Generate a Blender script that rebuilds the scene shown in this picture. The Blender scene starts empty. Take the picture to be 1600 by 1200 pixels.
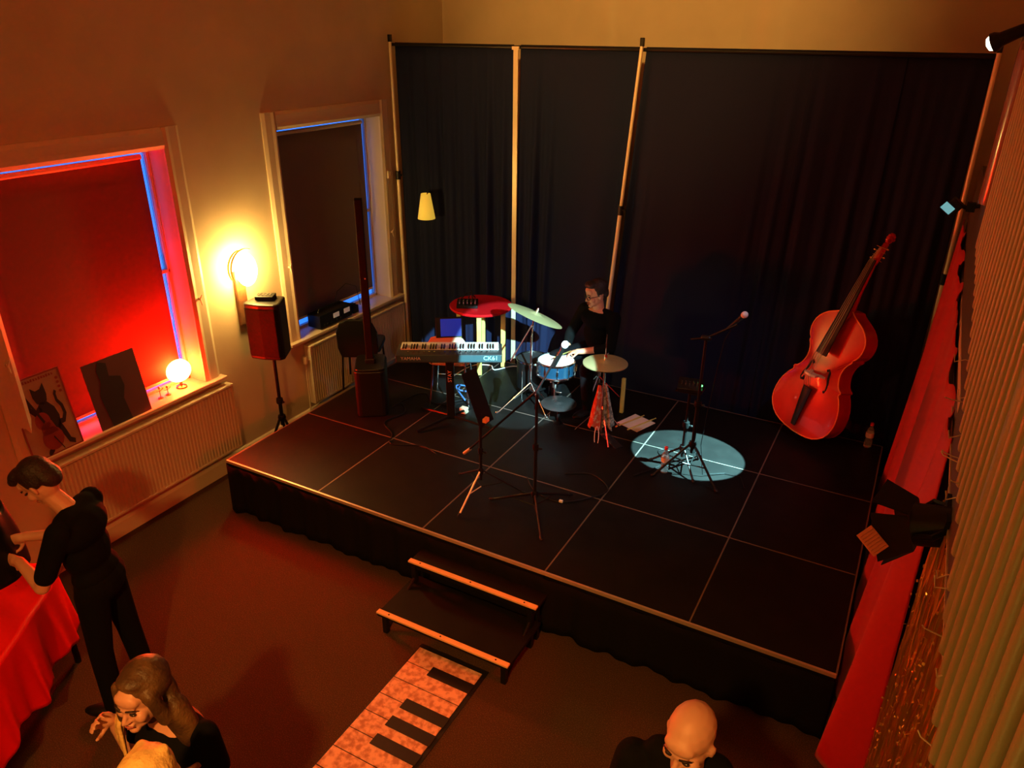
import bpy, bmesh, math, random
from mathutils import Vector, Matrix
random.seed(7)
S = bpy.context.scene
COL = S.collection
V = Vector
PI = math.pi
# ------------------------------------------------------------ camera
cam = bpy.data.cameras.new('camera'); cam_o = bpy.data.objects.new('camera', cam); COL.objects.link(cam_o)
cam.sensor_width = 36; cam.lens = 1181.58 * 36 / 1600; cam.clip_start = 0.02; cam.clip_end = 200
RX = V((0.87831491, 0.47801109, 0.00826493)); DN = V((0.20933469, -0.36898188, -0.90555583)); FW = V((-0.42981612, 0.79709333, -0.42414659))
m = Matrix((RX, -DN, -FW)).transposed().to_4x4()
m.translation = V((4.74109313, -3.70962559, 3.31825655 + 0.5))
cam_o.matrix_world = m
S.camera = cam_o
# ------------------------------------------------------------ world, view, lights
S.view_settings.view_transform = 'Standard'; S.view_settings.look = 'None'
S.view_settings.gamma = 1; S.view_settings.exposure = 0.0; S.view_settings.use_curve_mapping = False
w = bpy.data.worlds.new('dusk_sky'); S.world = w; w.use_nodes = True
bg = w.node_tree.nodes['Background']; bg.inputs[0].default_value = (0.03, 0.20, 1.0, 1); bg.inputs[1].default_value = 1.7


def look(o, target):
    o.rotation_euler = (V(target) - o.location).to_track_quat('-Z', 'Y').to_euler()


def lamp(kind, name, loc, col, power, target=None, size=0.1, angle=None, blend=0.1, size_y=None):
    d = bpy.data.lights.new(name, kind); d.color = col; d.energy = power
    if kind == 'AREA':
        d.size = size
        if size_y: d.shape = 'RECTANGLE'; d.size_y = size_y
    elif kind == 'SPOT':
        d.spot_size = math.radians(angle); d.spot_blend = blend; d.shadow_soft_size = size
    else: d.shadow_soft_size = size
    o = bpy.data.objects.new(name, d); COL.objects.link(o); o.location = loc
    if target: look(o, target)
    return o


lamp('AREA', 'room_light', (2.6, -5.8, 4.7), (1.0, 0.36, 0.05), 20, (2.6, 4.3, 3.4), 1.2)
lamp('SPOT', 'ceiling_spot', (4.4, -5.2, 4.8), (1.0, 0.41, 0.075), 1000, (2.6, -1.5, 0.0), 0.12, 60, 1.0)
lamp('POINT', 'tinsel_fill_light', (4.35, -3.5, 2.2), (1.0, 0.62, 0.10), 9, None, 0.08)  # unseen warm light added to brighten the tinsel
lamp('SPOT', 'back_wall_fill', (2.4, -2.2, 4.6), (1.0, 0.50, 0.10), 1000, (1.9, 4.3, 4.2), 0.1, 50, 1.0)  # unseen spot added to brighten the top of the back wall
lamp('SPOT', 'clip_lamp_beam', (4.83, 1.06, 3.72), (0.72, 0.82, 1.0), 60, (2.9, 2.0, 0.8), 0.03, 62, 0.8)
lamp('SPOT', 'spot_beam_floor', (4.86, 2.0, 2.76), (0.36, 0.95, 1.0), 7500, (3.43, 2.02, 0.5), 0.008, 17.5, 0.06)
lamp('SPOT', 'spot_beam_drums', (4.75, -1.6, 3.6), (0.46, 0.92, 1.0), 6000, (1.35, 2.46, 0.69), 0.012, 13.6, 0.10)
lamp('SPOT', 'spot_beam_red', (4.72, -0.55, 1.86), (1.0, 0.008, 0.002), 120, (0.2, -1.0, 0.4), 0.03, 78, 0.5)
lamp('SPOT', 'spot_beam_bass', (1.0, -3.5, 4.4), (1.0, 0.30, 0.09), 150, (4.2, 2.85, 1.1), 0.05, 13, 0.6)


# ------------------------------------------------------------ materials
def mat(name, col, rough=0.6, metal=0.0, emit=None, es=0.0, noise=None, bump=0.0, bscale=40, trans=0.0, spec=0.5, alpha=1.0, sheen=0.0, coat=0.0):
    M = bpy.data.materials.new(name); M.use_nodes = True
    nt = M.node_tree; b = nt.nodes['Principled BSDF']
    b.inputs['Base Color'].default_value = (*col, 1); b.inputs['Roughness'].default_value = rough
    b.inputs['Metallic'].default_value = metal; b.inputs['Specular IOR Level'].default_value = spec
    b.inputs['Transmission Weight'].default_value = trans; b.inputs['Alpha'].default_value = alpha
    b.inputs['Sheen Weight'].default_value = sheen; b.inputs['Coat Weight'].default_value = coat
    if emit: b.inputs['Emission Color'].default_value = (*emit, 1); b.inputs['Emission Strength'].default_value = es
    if noise or bump:
        tc = nt.nodes.new('ShaderNodeTexCoord')
    if noise:
        sc, col2, lo, hi = noise
        n = nt.nodes.new('ShaderNodeTexNoise'); n.inputs['Scale'].default_value = sc; n.inputs['Detail'].default_value = 5
        r = nt.nodes.new('ShaderNodeValToRGB'); r.color_ramp.elements[0].position = lo; r.color_ramp.elements[1].position = hi
        r.color_ramp.elements[0].color = (*col, 1); r.color_ramp.elements[1].color = (*col2, 1)
        nt.links.new(tc.outputs['Object'], n.inputs['Vector']); nt.links.new(n.outputs['Fac'], r.inputs[0])
        nt.links.new(r.outputs[0], b.inputs['Base Color'])
    if bump:
        n2 = nt.nodes.new('ShaderNodeTexNoise'); n2.inputs['Scale'].default_value = bscale; n2.inputs['Detail'].default_value = 4
        bp = nt.nodes.new('ShaderNodeBump'); bp.inputs['Strength'].default_value = bump; bp.inputs['Distance'].default_value = 0.01
        nt.links.new(tc.outputs['Object'], n2.inputs['Vector']); nt.links.new(n2.outputs['Fac'], bp.inputs['Height'])
        nt.links.new(bp.outputs[0], b.inputs['Normal'])
    return M


K = {}
K['wall'] = mat('painted_plaster', (0.62, 0.50, 0.34), 0.7, noise=(2.5, (0.56, 0.45, 0.30), 0.35, 0.7), bump=0.15, bscale=9)
K['trimw'] = mat('cream_gloss_paint', (0.66, 0.55, 0.40), 0.35, bump=0.08, bscale=12)
K['ceil'] = mat('ceiling_paint', (0.6, 0.52, 0.4), 0.9)
K['carpet'] = mat('brown_carpet', (0.06, 0.034, 0.020), 0.95, noise=(160, (0.15, 0.08, 0.045), 0.48, 0.75), bump=0.5, bscale=220, spec=0.1)
K['deck'] = mat('black_stage_deck', (0.007, 0.006, 0.0057), 0.5, spec=0.15, noise=(6, (0.010, 0.0088, 0.0082), 0.4, 0.7), bump=0.06, bscale=300)
K['alu'] = mat('aluminium_edge', (0.75, 0.62, 0.5), 0.4, 0.7)
K['seam'] = mat('worn_dark_metal_seam', (0.22, 0.17, 0.14), 0.5, 0.5)
K['skirt'] = mat('black_skirt_cloth', (0.006, 0.005, 0.005), 0.95, spec=0.1)
K['curt'] = mat('black_blue_drape', (0.010, 0.014, 0.044), 0.8, bump=0.12, bscale=260, spec=0.12)
K['black'] = mat('black_plastic', (0.006, 0.0055, 0.006), 0.45, spec=0.3)
K['blackm'] = mat('black_metal', (0.006, 0.006, 0.006), 0.4, 0.0, spec=0.3)
K['grille'] = mat('black_speaker_grille', (0.006, 0.005, 0.005), 0.75, 0.0, spec=0.15, bump=0.4, bscale=500)
K['chrome'] = mat('chrome', (0.8, 0.78, 0.76), 0.18, 1.0)
K['cymbal'] = mat('cymbal_bronze', (0.62, 0.55, 0.26), 0.5, 0.55, bump=0.2, bscale=60)
K['cymdark'] = mat('dark_cymbal', (0.10, 0.10, 0.10), 0.4, 0.8, bump=0.2, bscale=60)
K['pole'] = mat('pale_steel_pole', (0.85, 0.72, 0.5), 0.4, 0.2)
K['blind'] = mat('grey_blind_cloth', (0.15, 0.115, 0.10), 0.85, bump=0.1, bscale=300)
K['glass'] = mat('window_glass', (0.9, 0.95, 1), 0.02, trans=1.0)
K['rad'] = mat('radiator_enamel', (0.60, 0.50, 0.37), 0.45)
K['bulb'] = mat('glowing_opal_glass', (1, 0.9, 0.7), 0.4, emit=(1.0, 0.62, 0.15), es=150)
K['redbulb'] = mat('glowing_red_glass', (1, 0.3, 0.1), 0.4, emit=(1.0, 0.010, 0.0015), es=1000)
K['brass'] = mat('brass', (0.75, 0.48, 0.18), 0.25, 1.0)
K['woodbr'] = mat('brown_wood', (0.22, 0.09, 0.035), 0.5, noise=(14, (0.15, 0.06, 0.025), 0.4, 0.6))
K['birch'] = mat('birch_wood', (0.66, 0.60, 0.17), 0.45, noise=(9, (0.58, 0.50, 0.13), 0.4, 0.7))
K['nosing'] = mat('pine_nosing', (0.85, 0.55, 0.28), 0.5, noise=(11, (0.78, 0.48, 0.22), 0.4, 0.7))
K['redtop'] = mat('red_laminate', (0.55, 0.006, 0.010), 0.3)
K['redcloth'] = mat('red_cloth', (0.48, 0.003, 0.003), 0.6, sheen=0.1)
K['redsatin'] = mat('red_satin_cloth', (0.72, 0.004, 0.004), 0.4)
K['tan'] = mat('tan_wood', (0.58, 0.48, 0.32), 0.5)
K['white'] = mat('white_paper', (0.85, 0.85, 0.83), 0.7)
K['whitek'] = mat('white_key_plastic', (0.86, 0.85, 0.82), 0.3)
K['letter'] = mat('lettering_white', (0.72, 0.68, 0.66), 0.5)
K['letter2'] = mat('lettering_cyan', (0.35, 0.85, 0.9), 0.5)
K['letterR'] = mat('lettering_orange', (0.9, 0.35, 0.22), 0.5)
K['kbback'] = mat('keyboard_grey', (0.028, 0.03, 0.033), 0.4)
K['kbside'] = mat('keyboard_teal_grey', (0.035, 0.08, 0.095), 0.4)
K['snare'] = mat('blue_drum_lacquer', (0.008, 0.045, 0.09), 0.25, coat=0.6)
K['mesh'] = mat('mic_mesh', (0.75, 0.75, 0.78), 0.5, 0.2, bump=0.5, bscale=600)
K['skin_d'] = mat('drum_head', (0.75, 0.8, 0.8), 0.55)
K['screen'] = mat('tablet_screen', (0.01, 0.02, 0.1), 0.2, emit=(0.01, 0.05, 0.8), es=0.28)
K['green'] = mat('green_indicator', (0.1, 0.6, 0.2), 0.3, emit=(0.12, 1.0, 0.2), es=5)
K['bass'] = mat('red_varnished_wood', (0.62, 0.022, 0.006), 0.3, noise=(5, (0.48, 0.014, 0.004), 0.35, 0.7), coat=0.5)
K['bassrim'] = mat('orange_varnish_edge', (0.80, 0.20, 0.04), 0.3)
K['ebony'] = mat('ebony', (0.015, 0.009, 0.008), 0.35)
K['bridge'] = mat('maple_bridge', (0.85, 0.72, 0.45), 0.5)
K['string'] = mat('steel_string', (0.5, 0.45, 0.4), 0.3, 1.0)
K['skin'] = mat('skin', (0.62, 0.30, 0.20), 0.5)
K['skinp'] = mat('pale_skin', (0.68, 0.36, 0.26), 0.5)
K['skinw'] = mat('warm_lit_skin', (0.85, 0.36, 0.2), 0.5)  # drummer's skin raised to orange, warm light put into the colour
K['sparkle'] = mat('gold_sparkle', (1.0, 0.75, 0.2), 0.35, 0.6)
K['lip'] = mat('lips', (0.45, 0.10, 0.08), 0.5)
K['eye'] = mat('eye_dark', (0.03, 0.02, 0.02), 0.2)
K['hairdk'] = mat('dark_hair', (0.020, 0.010, 0.007), 0.55, bump=0.6, bscale=90)
K['hairbr'] = mat('brown_blond_hair', (0.06, 0.028, 0.012), 0.5, noise=(9, (0.17, 0.085, 0.03), 0.45, 0.75), bump=0.5, bscale=70)
K['hairbl'] = mat('blond_hair', (0.85, 0.56, 0.20), 0.45, noise=(18, (0.6, 0.36, 0.12), 0.4, 0.7), bump=0.6, bscale=60)
K['shirt'] = mat('black_shirt_cloth', (0.004, 0.004, 0.004), 0.9, bump=0.1, bscale=120, spec=0.1)
K['denim'] = mat('dark_trousers', (0.004, 0.004, 0.005), 0.9, spec=0.1)
K['cloth_g'] = mat('grey_patterned_cloth', (0.38, 0.36, 0.33), 0.8, noise=(40, (0.12, 0.12, 0.12), 0.45, 0.55))
K['cloth_r'] = mat('red_white_cloth', (0.55, 0.09, 0.05), 0.8, noise=(30, (0.6, 0.4, 0.3), 0.5, 0.62))
K['poster'] = mat('poster_paper', (0.36, 0.24, 0.17), 0.7, noise=(6, (0.30, 0.19, 0.13), 0.4, 0.7))
K['ink'] = mat('black_ink', (0.012, 0.01, 0.01), 0.6)
K['posterred'] = mat('poster_red_ink', (0.22, 0.03, 0.02), 0.6)
K['posterdk'] = mat('dark_poster', (0.09, 0.03, 0.03), 0.6)
K['tube'] = mat('beige_tube', (0.44, 0.39, 0.22), 0.42, bump=0.1, bscale=150)
K['tubeg'] = mat('olive_tube', (0.34, 0.38, 0.18), 0.4, bump=0.1, bscale=150)
K['post'] = mat('glossy_brown_post', (0.28, 0.15, 0.09), 0.22, coat=0.4)
K['beam'] = mat('brown_beam', (0.075, 0.055, 0.03), 0.6, noise=(8, (0.055, 0.04, 0.02), 0.4, 0.7))
K['gold'] = mat('gold_tinsel', (1.0, 0.75, 0.2), 0.3, 1.0)
K['spotface'] = mat('lit_lamp_face', (1, 1, 1), 0.3, emit=(0.9, 1.0, 0.75), es=9)
K['teal'] = mat('teal_lamp_glass', (0.3, 0.8, 0.8), 0.3, emit=(0.15, 0.7, 0.8), es=0.5)
K['pet'] = mat('clear_bottle_plastic', (0.85, 0.95, 1.0), 0.08, trans=0.85)
K['redcap'] = mat('red_plastic', (0.75, 0.04, 0.03), 0.35)
K['pinklab'] = mat('pale_pink_label', (0.75, 0.55, 0.5), 0.6)
K['meter'] = mat('meter_face', (0.75, 0.72, 0.68), 0.4, emit=(1, .9, .8), es=0.08)
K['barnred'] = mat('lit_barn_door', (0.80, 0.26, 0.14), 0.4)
K['whitecable'] = mat('white_cable', (0.8, 0.8, 0.78), 0.5)
K['bluecable'] = mat('blue_cable', (0.05, 0.16, 0.5), 0.5)
K['coneglow'] = mat('glowing_yellow_cone', (0.85, 0.65, 0.15), 0.6, emit=(1.0, 0.62, 0.06), es=0.55)
K['piano_w'] = mat('mat_white_keys', (0.78, 0.48, 0.36), 0.6, noise=(28, (0.45, 0.22, 0.14), 0.42, 0.62))
K['piano_b'] = mat('mat_black_keys', (0.008, 0.007, 0.007), 0.5)
K['tag'] = mat('orange_tag', (0.9, 0.35, 0.12), 0.5)


# ------------------------------------------------------------ mesh helpers
def frame(z, x=None):
    z = V(z).normalized()
    x = V(x) if x is not None else (V((1, 0, 0)) if abs(z.x) < 0.9 else V((0, 1, 0)))
    x = (x - z * x.dot(z)).normalized()
    y = z.cross(x)
    return Matrix((x, y, z)).transposed()


class MB:
    def __init__(s): s.v = []; s.f = []

    def add(s, vs, fs):
        o = len(s.v); s.v += [tuple(p) for p in vs]; s.f += [tuple(i + o for i in f) for f in fs]; return s

    def box(s, c, d, R=None):
        c = V(c); hx, hy, hz = d[0] / 2, d[1] / 2, d[2] / 2
        ps = [V((x, y, z)) for x in (-hx, hx) for y in (-hy, hy) for z in (-hz, hz)]
        if R is not None: ps = [R @ p for p in ps]
        return s.add([p + c for p in ps], [(0, 1, 3, 2), (4, 6, 7, 5), (0, 4, 5, 1), (2, 3, 7, 6), (0, 2, 6, 4), (1, 5, 7, 3)])

    def tube(s, pts, r, n=8, cap=True, flat=1.0):
        pts = [V(p) for p in pts]; L = len(pts)
        rs = r if isinstance(r, (list, tuple)) else [r] * L
        vs = []; ref = None
        for i, p in enumerate(pts):
            t = (pts[min(i + 1, L - 1)] - pts[max(i - 1, 0)]).normalized()
            F = frame(t, ref); ref = F.col[0].copy()
            for k in range(n):
                a = 2 * PI * k / n
                vs.append(p + F @ V((math.cos(a) * rs[i], math.sin(a) * rs[i] * flat, 0)))
        fs = []
        for i in range(L - 1):
            for k in range(n):
                a = i * n + k; b = i * n + (k + 1) % n
                fs.append((a, b, b + n, a + n))
        if cap: fs += [tuple(range(n))[::-1], tuple(range((L - 1) * n, L * n))]
        return s.add(vs, fs)

    def cap(s, p0, p1, r0, r1, n=12):          # capsule with tapered radius
        p0 = V(p0); p1 = V(p1); d = p1 - p0
        d = d.normalized() if d.length > 1e-6 else V((0, 0, 1))
        pts = []; rs = []
        for a in (80, 55, 28): pts.append(p0 - d * r0 * math.sin(math.radians(a))); rs.append(r0 * math.cos(math.radians(a)))
        pts += [p0, p1]; rs += [r0, r1]
        for a in (28, 55, 80): pts.append(p1 + d * r1 * math.sin(math.radians(a))); rs.append(r1 * math.cos(math.radians(a)))
        return s.tube(pts, rs, n)

    def ell(s, c, r, R=None, nu=14, nv=9):
        c = V(c); vs = []; fs = []
        for j in range(1, nv):
            th = PI * j / nv
            for i in range(nu):
                a = 2 * PI * i / nu
                p = V((r[0] * math.sin(th) * math.cos(a), r[1] * math.sin(th) * math.sin(a), r[2] * math.cos(th)))
                if R is not None: p = R @ p
                vs.append(c + p)
        t = V((0, 0, r[2])); b = V((0, 0, -r[2]))
        if R is not None: t = R @ t; b = R @ b
        T = len(vs); vs += [c + t, c + b]
        for j in range(nv - 2):
            for i in range(nu):
                a = j * nu + i; b2 = j * nu + (i + 1) % nu
                fs.append((a, a + nu, b2 + nu, b2))
        for i in range(nu):
            fs.append((T, i, (i + 1) % nu)); k = (nv - 2) * nu
            fs.append((T + 1, k + (i + 1) % nu, k + i))
        return s.add(vs, fs)

    def lathe(s, prof, c=(0, 0, 0), R=None, n=24, close=True):
        c = V(c); vs = []; fs = []
        for (r, z) in prof:
            for k in range(n):
                a = 2 * PI * k / n; p = V((r * math.cos(a), r * math.sin(a), z))
                if R is not None: p = R @ p
                vs.append(c + p)
        for i in range(len(prof) - 1):
            for k in range(n):
                a = i * n + k; b = i * n + (k + 1) % n
                fs.append((a, b, b + n, a + n))
        if close:
            fs += [tuple(range(n))[::-1], tuple(range((len(prof) - 1) * n, len(prof) * n))]
        return s.add(vs, fs)

    def prism(s, outl, o, U, W, N, d):           # 2D outline extruded by d along N
        o = V(o); U = V(U); W = V(W); N = V(N); n = len(outl)
        a = [o + U * x + W * y for x, y in outl]; b = [p + N * d for p in a]
        return s.add(a + b, [tuple(range(n))[::-1], tuple(range(n, 2 * n))] + [(i, (i + 1) % n, (i + 1) % n + n, i + n) for i in range(n)])

    def grid(s, fn, nu, nv):
        vs = [fn(i / nu, j / nv) for j in range(nv + 1) for i in range(nu + 1)]
        fs = [(j * (nu + 1) + i, j * (nu + 1) + i + 1, (j + 1) * (nu + 1) + i + 1, (j + 1) * (nu + 1) + i) for j in range(nv) for i in range(nu)]
        return s.add(vs, fs)

    def build(s, name, m, parent=None, smooth=False, bevel=0, solid=0, remesh=0, rs=3, sub=0, fix=True, label=None):
        me = bpy.data.meshes.new(name); me.from_pydata(s.v, [], s.f); me.update()
        if fix:
            bm = bmesh.new(); bm.from_mesh(me); bmesh.ops.recalc_face_normals(bm, faces=bm.faces); bm.to_mesh(me); bm.free()
        me.materials.append(K[m] if isinstance(m, str) else m)
        o = bpy.data.objects.new(name, me); COL.objects.link(o)
        if parent: o.parent = parent
        if smooth:
            me.shade_smooth() if hasattr(me, 'shade_smooth') else [setattr(p, 'use_smooth', True) for p in me.polygons]
            if smooth == 'a' and hasattr(me, 'set_sharp_from_angle'): me.set_sharp_from_angle(angle=math.radians(40))
        if remesh:
            r = o.modifiers.new('fuse', 'REMESH'); r.mode = 'VOXEL'; r.voxel_size = remesh; r.use_smooth_shade = True
            if rs:
                k = o.modifiers.new('soft', 'SMOOTH'); k.factor = 0.5; k.iterations = rs
        if bevel:
            b = o.modifiers.new('bevel', 'BEVEL'); b.width = bevel; b.segments = 2; b.limit_method = 'ANGLE'
        if solid:
            q = o.modifiers.new('thick', 'SOLIDIFY'); q.thickness = solid; q.offset = 0
        if sub:
            q = o.modifiers.new('sub', 'SUBSURF'); q.levels = sub; q.render_levels = sub
        if label: o['label'] = label
        return o


def empty(name, loc, rz=0, rot=None):
    o = bpy.data.objects.new(name, None); COL.objects.link(o); o.location = loc
    o.rotation_euler = rot if rot else (0, 0, rz); o.empty_display_size = 0.1
    return o


def tag(o, label, cat, group=None, kind=None):
    o['label'] = label; o['category'] = cat
    if group: o['group'] = group
    if kind: o['kind'] = kind
    return o


def struct(o, label=None, cat=None):
    o['kind'] = 'structure'
    if label: o['label'] = label; o['category'] = cat
    return o


def words(txt, size, m, parent, loc, R, depth=0.001, name='lettering'):
    c = bpy.data.curves.new(name, 'FONT'); c.body = txt; c.size = size; c.extrude = depth; c.align_x = 'CENTER'; c.align_y = 'CENTER'
    t = bpy.data.objects.new(name, c); COL.objects.link(t)
    dg = bpy.context.evaluated_depsgraph_get(); me = bpy.data.meshes.new_from_object(t.evaluated_get(dg))
    bpy.data.objects.remove(t); me.materials.clear(); me.materials.append(K[m])
    o = bpy.data.objects.new(name, me); COL.objects.link(o); o.parent = parent
    M4 = R.to_4x4(); M4.translation = V(loc); o.matrix_local = M4
    return o


def copy_tree(o, parent=None):
    c = o.copy(); COL.objects.link(c); c.parent = parent
    for ch in list(o.children): copy_tree(ch, c)
    return c


# ============================================================ SETTING
XW = -0.54
struct(MB().box((2.4, -1.0, -0.05), (6.6, 11.6, 0.1)).build('floor', 'carpet'), 'brown speckled carpet floor in front of the stage', 'floor')
struct(MB().box((2.4, -1.0, 5.05), (6.6, 11.6, 0.1)).build('ceiling', 'ceil'), 'pale ceiling high above the hall', 'ceiling')
# left wall with two window openings
W1 = (-1.15, 0.34, 0.97, 2.96); W2 = (1.54, 3.04, 0.97, 2.98)
wl = MB(); T = 0.26; xc = XW - T / 2


def seg(y0, y1, z0, z1): wl.box((xc, (y0 + y1) / 2, (z0 + z1) / 2), (T, y1 - y0, z1 - z0))


seg(-6.8, W1[0], 0, 5); seg(W1[0], W1[1], 0, W1[2]); seg(W1[0], W1[1], W1[3], 5); seg(W1[1], W2[0], 0, 5)
seg(W2[0], W2[1], 0, W2[2]); seg(W2[0], W2[1], W2[3], 5); seg(W2[1], 4.6, 0, 5)
struct(wl.build('wall_left', 'wall'), 'painted plaster wall holding both windows', 'wall')
bw = MB().box((1.2, 4.45, 2.5), (3.6, 0.24, 5)); bw.box((4.5, 4.41, 2.5), (3.24, 0.32, 5))
struct(bw.build('wall_back', 'wall'), 'painted back wall showing above the black curtains', 'wall')
struct(MB().box((5.6, -1.0, 2.5), (0.2, 11.4, 5)).build('wall_right', 'wall'), 'plaster wall behind the row of tubes', 'wall')
struct(MB().box((2.4, -6.75, 2.5), (6.2, 0.1, 5)).build('wall_front', 'wall'), 'wall behind the viewer', 'wall')
bb = MB()
for y0, y1 in ((-6.6, -1.22), (-1.22, 4.3)):
    bb.prism([(0, 0), (0.03, 0), (0.03, 0.13), (0.018, 0.155), (0, 0.165)], (XW, y0, 0), (1, 0, 0), (0, 0, 1), (0, 1, 0), y1 - y0)
struct(bb.build('baseboard_left', 'trimw'), 'cream painted skirting board under the windows', 'skirting board')


def window(n, W, side):
    y0, y1, z0, z1 = W
    root = empty('window_%d' % n, (XW, (y0 + y1) / 2, z0)); struct(root, 'sash window behind a lowered blind, %s' % side, 'window')
    cy = 0; w_ = y1 - y0; h = z1 - z0
    f = MB(); fx = -0.20
    for yy in (-w_ / 2 + .012, w_ / 2 - .012): f.box((fx, yy, h / 2), (0.05, 0.024, h))
    for zz in (0.015, h / 2, h - 0.015): f.box((fx, 0, zz), (0.05, w_, 0.03))
    f.build('window_frame', 'trimw', root, bevel=.004)
    MB().box((fx - 0.01, 0, h / 2), (0.006, w_ - .05, h - .05)).build('pane', 'glass', root)
    a = MB(); aw = 0.16; t = 0.035          # architrave
    prof = [(0, 0), (t * .6, 0), (t, .03), (t * .8, .06), (t * .8, aw - .03), (t * .4, aw), (0, aw)]
    a.prism(prof, (0, w_ / 2, -0.05), (1, 0, 0), (0, 1, 0), (0, 0, 1), h + .05 + aw)
    a.prism(prof, (0, -w_ / 2, -0.05), (1, 0, 0), (0, -1, 0), (0, 0, 1), h + .05 + aw)
    a.prism(prof, (0, -w_ / 2, h), (1, 0, 0), (0, 0, 1), (0, 1, 0), w_)
    a.build('architrave', 'trimw', root)
    MB().box((-0.07, 0.0, -0.012), (0.30, w_ + 0.02 + .36, 0.03)).build('window_sill', 'trimw', root, bevel=.006)
    c = MB()                                  # blind cord cleats
    for yy in (-w_ / 2 - .06, w_ / 2 + .07):
        c.cap((0.045, yy, h * .38), (0.06, yy, h * .38 - .05), .006, .004, 6).cap((0.045, yy, h * .38), (0.06, yy + .01, h * .38 + .035), .006, .004, 6)
        c.box((0.035, yy, h * .38), (0.02, .014, .02))
    c.build('cord_cleat', 'trimw', root)
    return root


window(1, W1, 'glowing red beside the wall lamp'); window(2, W2, 'with bluish edges beside the stage')


K['blind_redglow'] = mat('blind_cloth_with_red_glow', (0.17, 0.045, 0.035), 0.85, bump=0.1, bscale=300)  # red lamp light put into the left blind's cloth colour


def blind(W, ya, yb, lab, drop, bmat='blind'):
    y0, y1, z0, z1 = W
    r = empty('roller_blind', (XW - 0.162, (ya + yb) / 2, z1 - 0.062)); tag(r, lab, 'window blind', 'roller blinds over the windows')
    L = yb - ya
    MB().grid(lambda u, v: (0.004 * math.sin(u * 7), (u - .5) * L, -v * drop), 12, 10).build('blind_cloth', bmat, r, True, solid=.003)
    MB().tube([(-.01, -L / 2 - .01, 0.0), (-.01, L / 2 + .01, 0.0)], 0.022, 12).build('roller_tube', 'trimw', r, 'a')
    MB().box((0, 0, -drop - .008), (.014, L, .024)).build('bottom_bar', 'trimw', r, bevel=.003)
    ch = MB()
    pts = [(0.03, L / 2 + .03 + .012 * math.cos(t), -.35 * (1 - math.cos(t)) - .2) for t in [i * PI / 8 for i in range(17)]]
    ch.tube([(0.03, L / 2 + .02, 0)] + [(0.035, L / 2 + .02 + .03 * math.sin(PI * i / 10), -1.1 * i / 10) for i in range(11)] + [(0.04, L / 2 + .035, -1.1 + .1 * i) for i in range(11)], .0025, 5)
    ch.build('pull_chain', 'trimw', r)
    return r


blind(W1, -1.09, 0.245, 'roller blind in the left window, red lamp glow in its colour', 1.84, 'blind_redglow')
blind(W2, 1.58, 2.945, 'grey roller blind with blue light at its edges behind the column speaker', 1.82)


def radiator(y0, y1, lab):
    r = empty('radiator', (XW + 0.003, (y0 + y1) / 2, 0.24)); tag(r, lab, 'radiator', 'panel radiators under the windows')
    L = y1 - y0; H = .64; n = int(L / .033)
    o = []
    for i in range(n + 1):
        u = -L / 2 + .02 + (L - .04) * i / n
        o += [(u - .008, 0.085), (u + .004, 0.097)] if i % 1 == 0 else []
    fn = []
    for i in range(n):
        u0 = -L / 2 + .015 + (L - .03) * i / n; d = (L - .03) / n
        fn += [(u0 + d * .1, .088), (u0 + d * .3, .098), (u0 + d * .6, .098), (u0 + d * .8, .088)]
    out = [(-L / 2, .03), (-L / 2, .088)] + fn + [(L / 2, .088), (L / 2, .03)]
    MB().prism([(y, x) for y, x in out], (0, 0, .02), (0, 1, 0), (1, 0, 0), (0, 0, 1), H - .04).build('panel', 'rad', r)
    g = MB().box((.06, 0, H), (.09, L + .01, .02)).box((.06, 0, 0.01), (.08, L, .02))
    for i in range(2): g.box((.06, -L / 2 if i else L / 2, H / 2), (.085, .012, H))
    g.build('casing', 'rad', r, bevel=.003)
    for i in range(14): MB().box((.06, -L / 2 + .06 + i * (L - .12) / 13, H + .011), (.07, .04, .003)).build('top_vent', 'trimw', r)
    v = MB().tube([(.06, -L / 2 - .05, .55), (.06, -L / 2 - .05, .47)], .022, 10).tube([(.06, -L / 2 - .05, .47), (.06, -L / 2 - .05, -.2)], .008, 8)
    v.tube([(.06, -L / 2 - .05, .5), (.06, -L / 2, .5)], .012, 8)
    v.build('valve', 'tan', r, 'a', label='tan valve and pipe')
    return r


radiator(-1.13, 0.55, 'long ribbed cream radiator under the red window')
radiator(1.57, 3.17, 'long ribbed cream radiator beside the stage behind the column speaker')

# ============================================================ STAGE
st = empty('stage', (0, 0, 0)); tag(st, 'low black stage platform of square decks with silver seams', 'stage')
for j in range(3):
    for i in range(5):
        MB().box((i + .5 - (.07 if i == 4 else 0), j + .5, .47), (.988 - (.14 if i == 4 else 0), .988, .058)).build('deck_panel', 'deck', st, bevel=.002)
e = MB(); fe = MB()
for j in range(4): (e if j else fe).box((2.43, j if j else .004, .488), (4.86, .009 if j else .016, .024))
for i in range(6): e.box((min(i, 4.86) if i else .004, 1.5, .488), (.010, 3.0, .0235))
e.build('deck_seams', 'seam', st, label='dull metal seams between decks')
fe.build('edge_trim', 'alu', st, label='pale metal strip along the front edge')
for i in range(6):
    for j in range(4): MB().tube([(min(max(i, .05), 4.8), min(max(j, .06), 2.95), .001), (min(max(i, .05), 4.8), min(max(j, .06), 2.95), .44)], .024, 8).build('support_leg', 'blackm', st)


def skirt(u, v):
    s_ = u * 7.86; wv = .018 * math.sin(s_ * 21) + .012 * math.sin(s_ * 47 + 1)
    z = .462 - v * (.432 + .008 * math.sin(s_ * 9) + .006 * math.sin(s_ * 23))
    k = .3 + .7 * v
    if s_ < 3: return (-.012 - (wv + .03) * k * .6, 3 - s_, z)
    return (s_ - 3, -.012 - (wv + .03) * k * .7, z)


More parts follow.
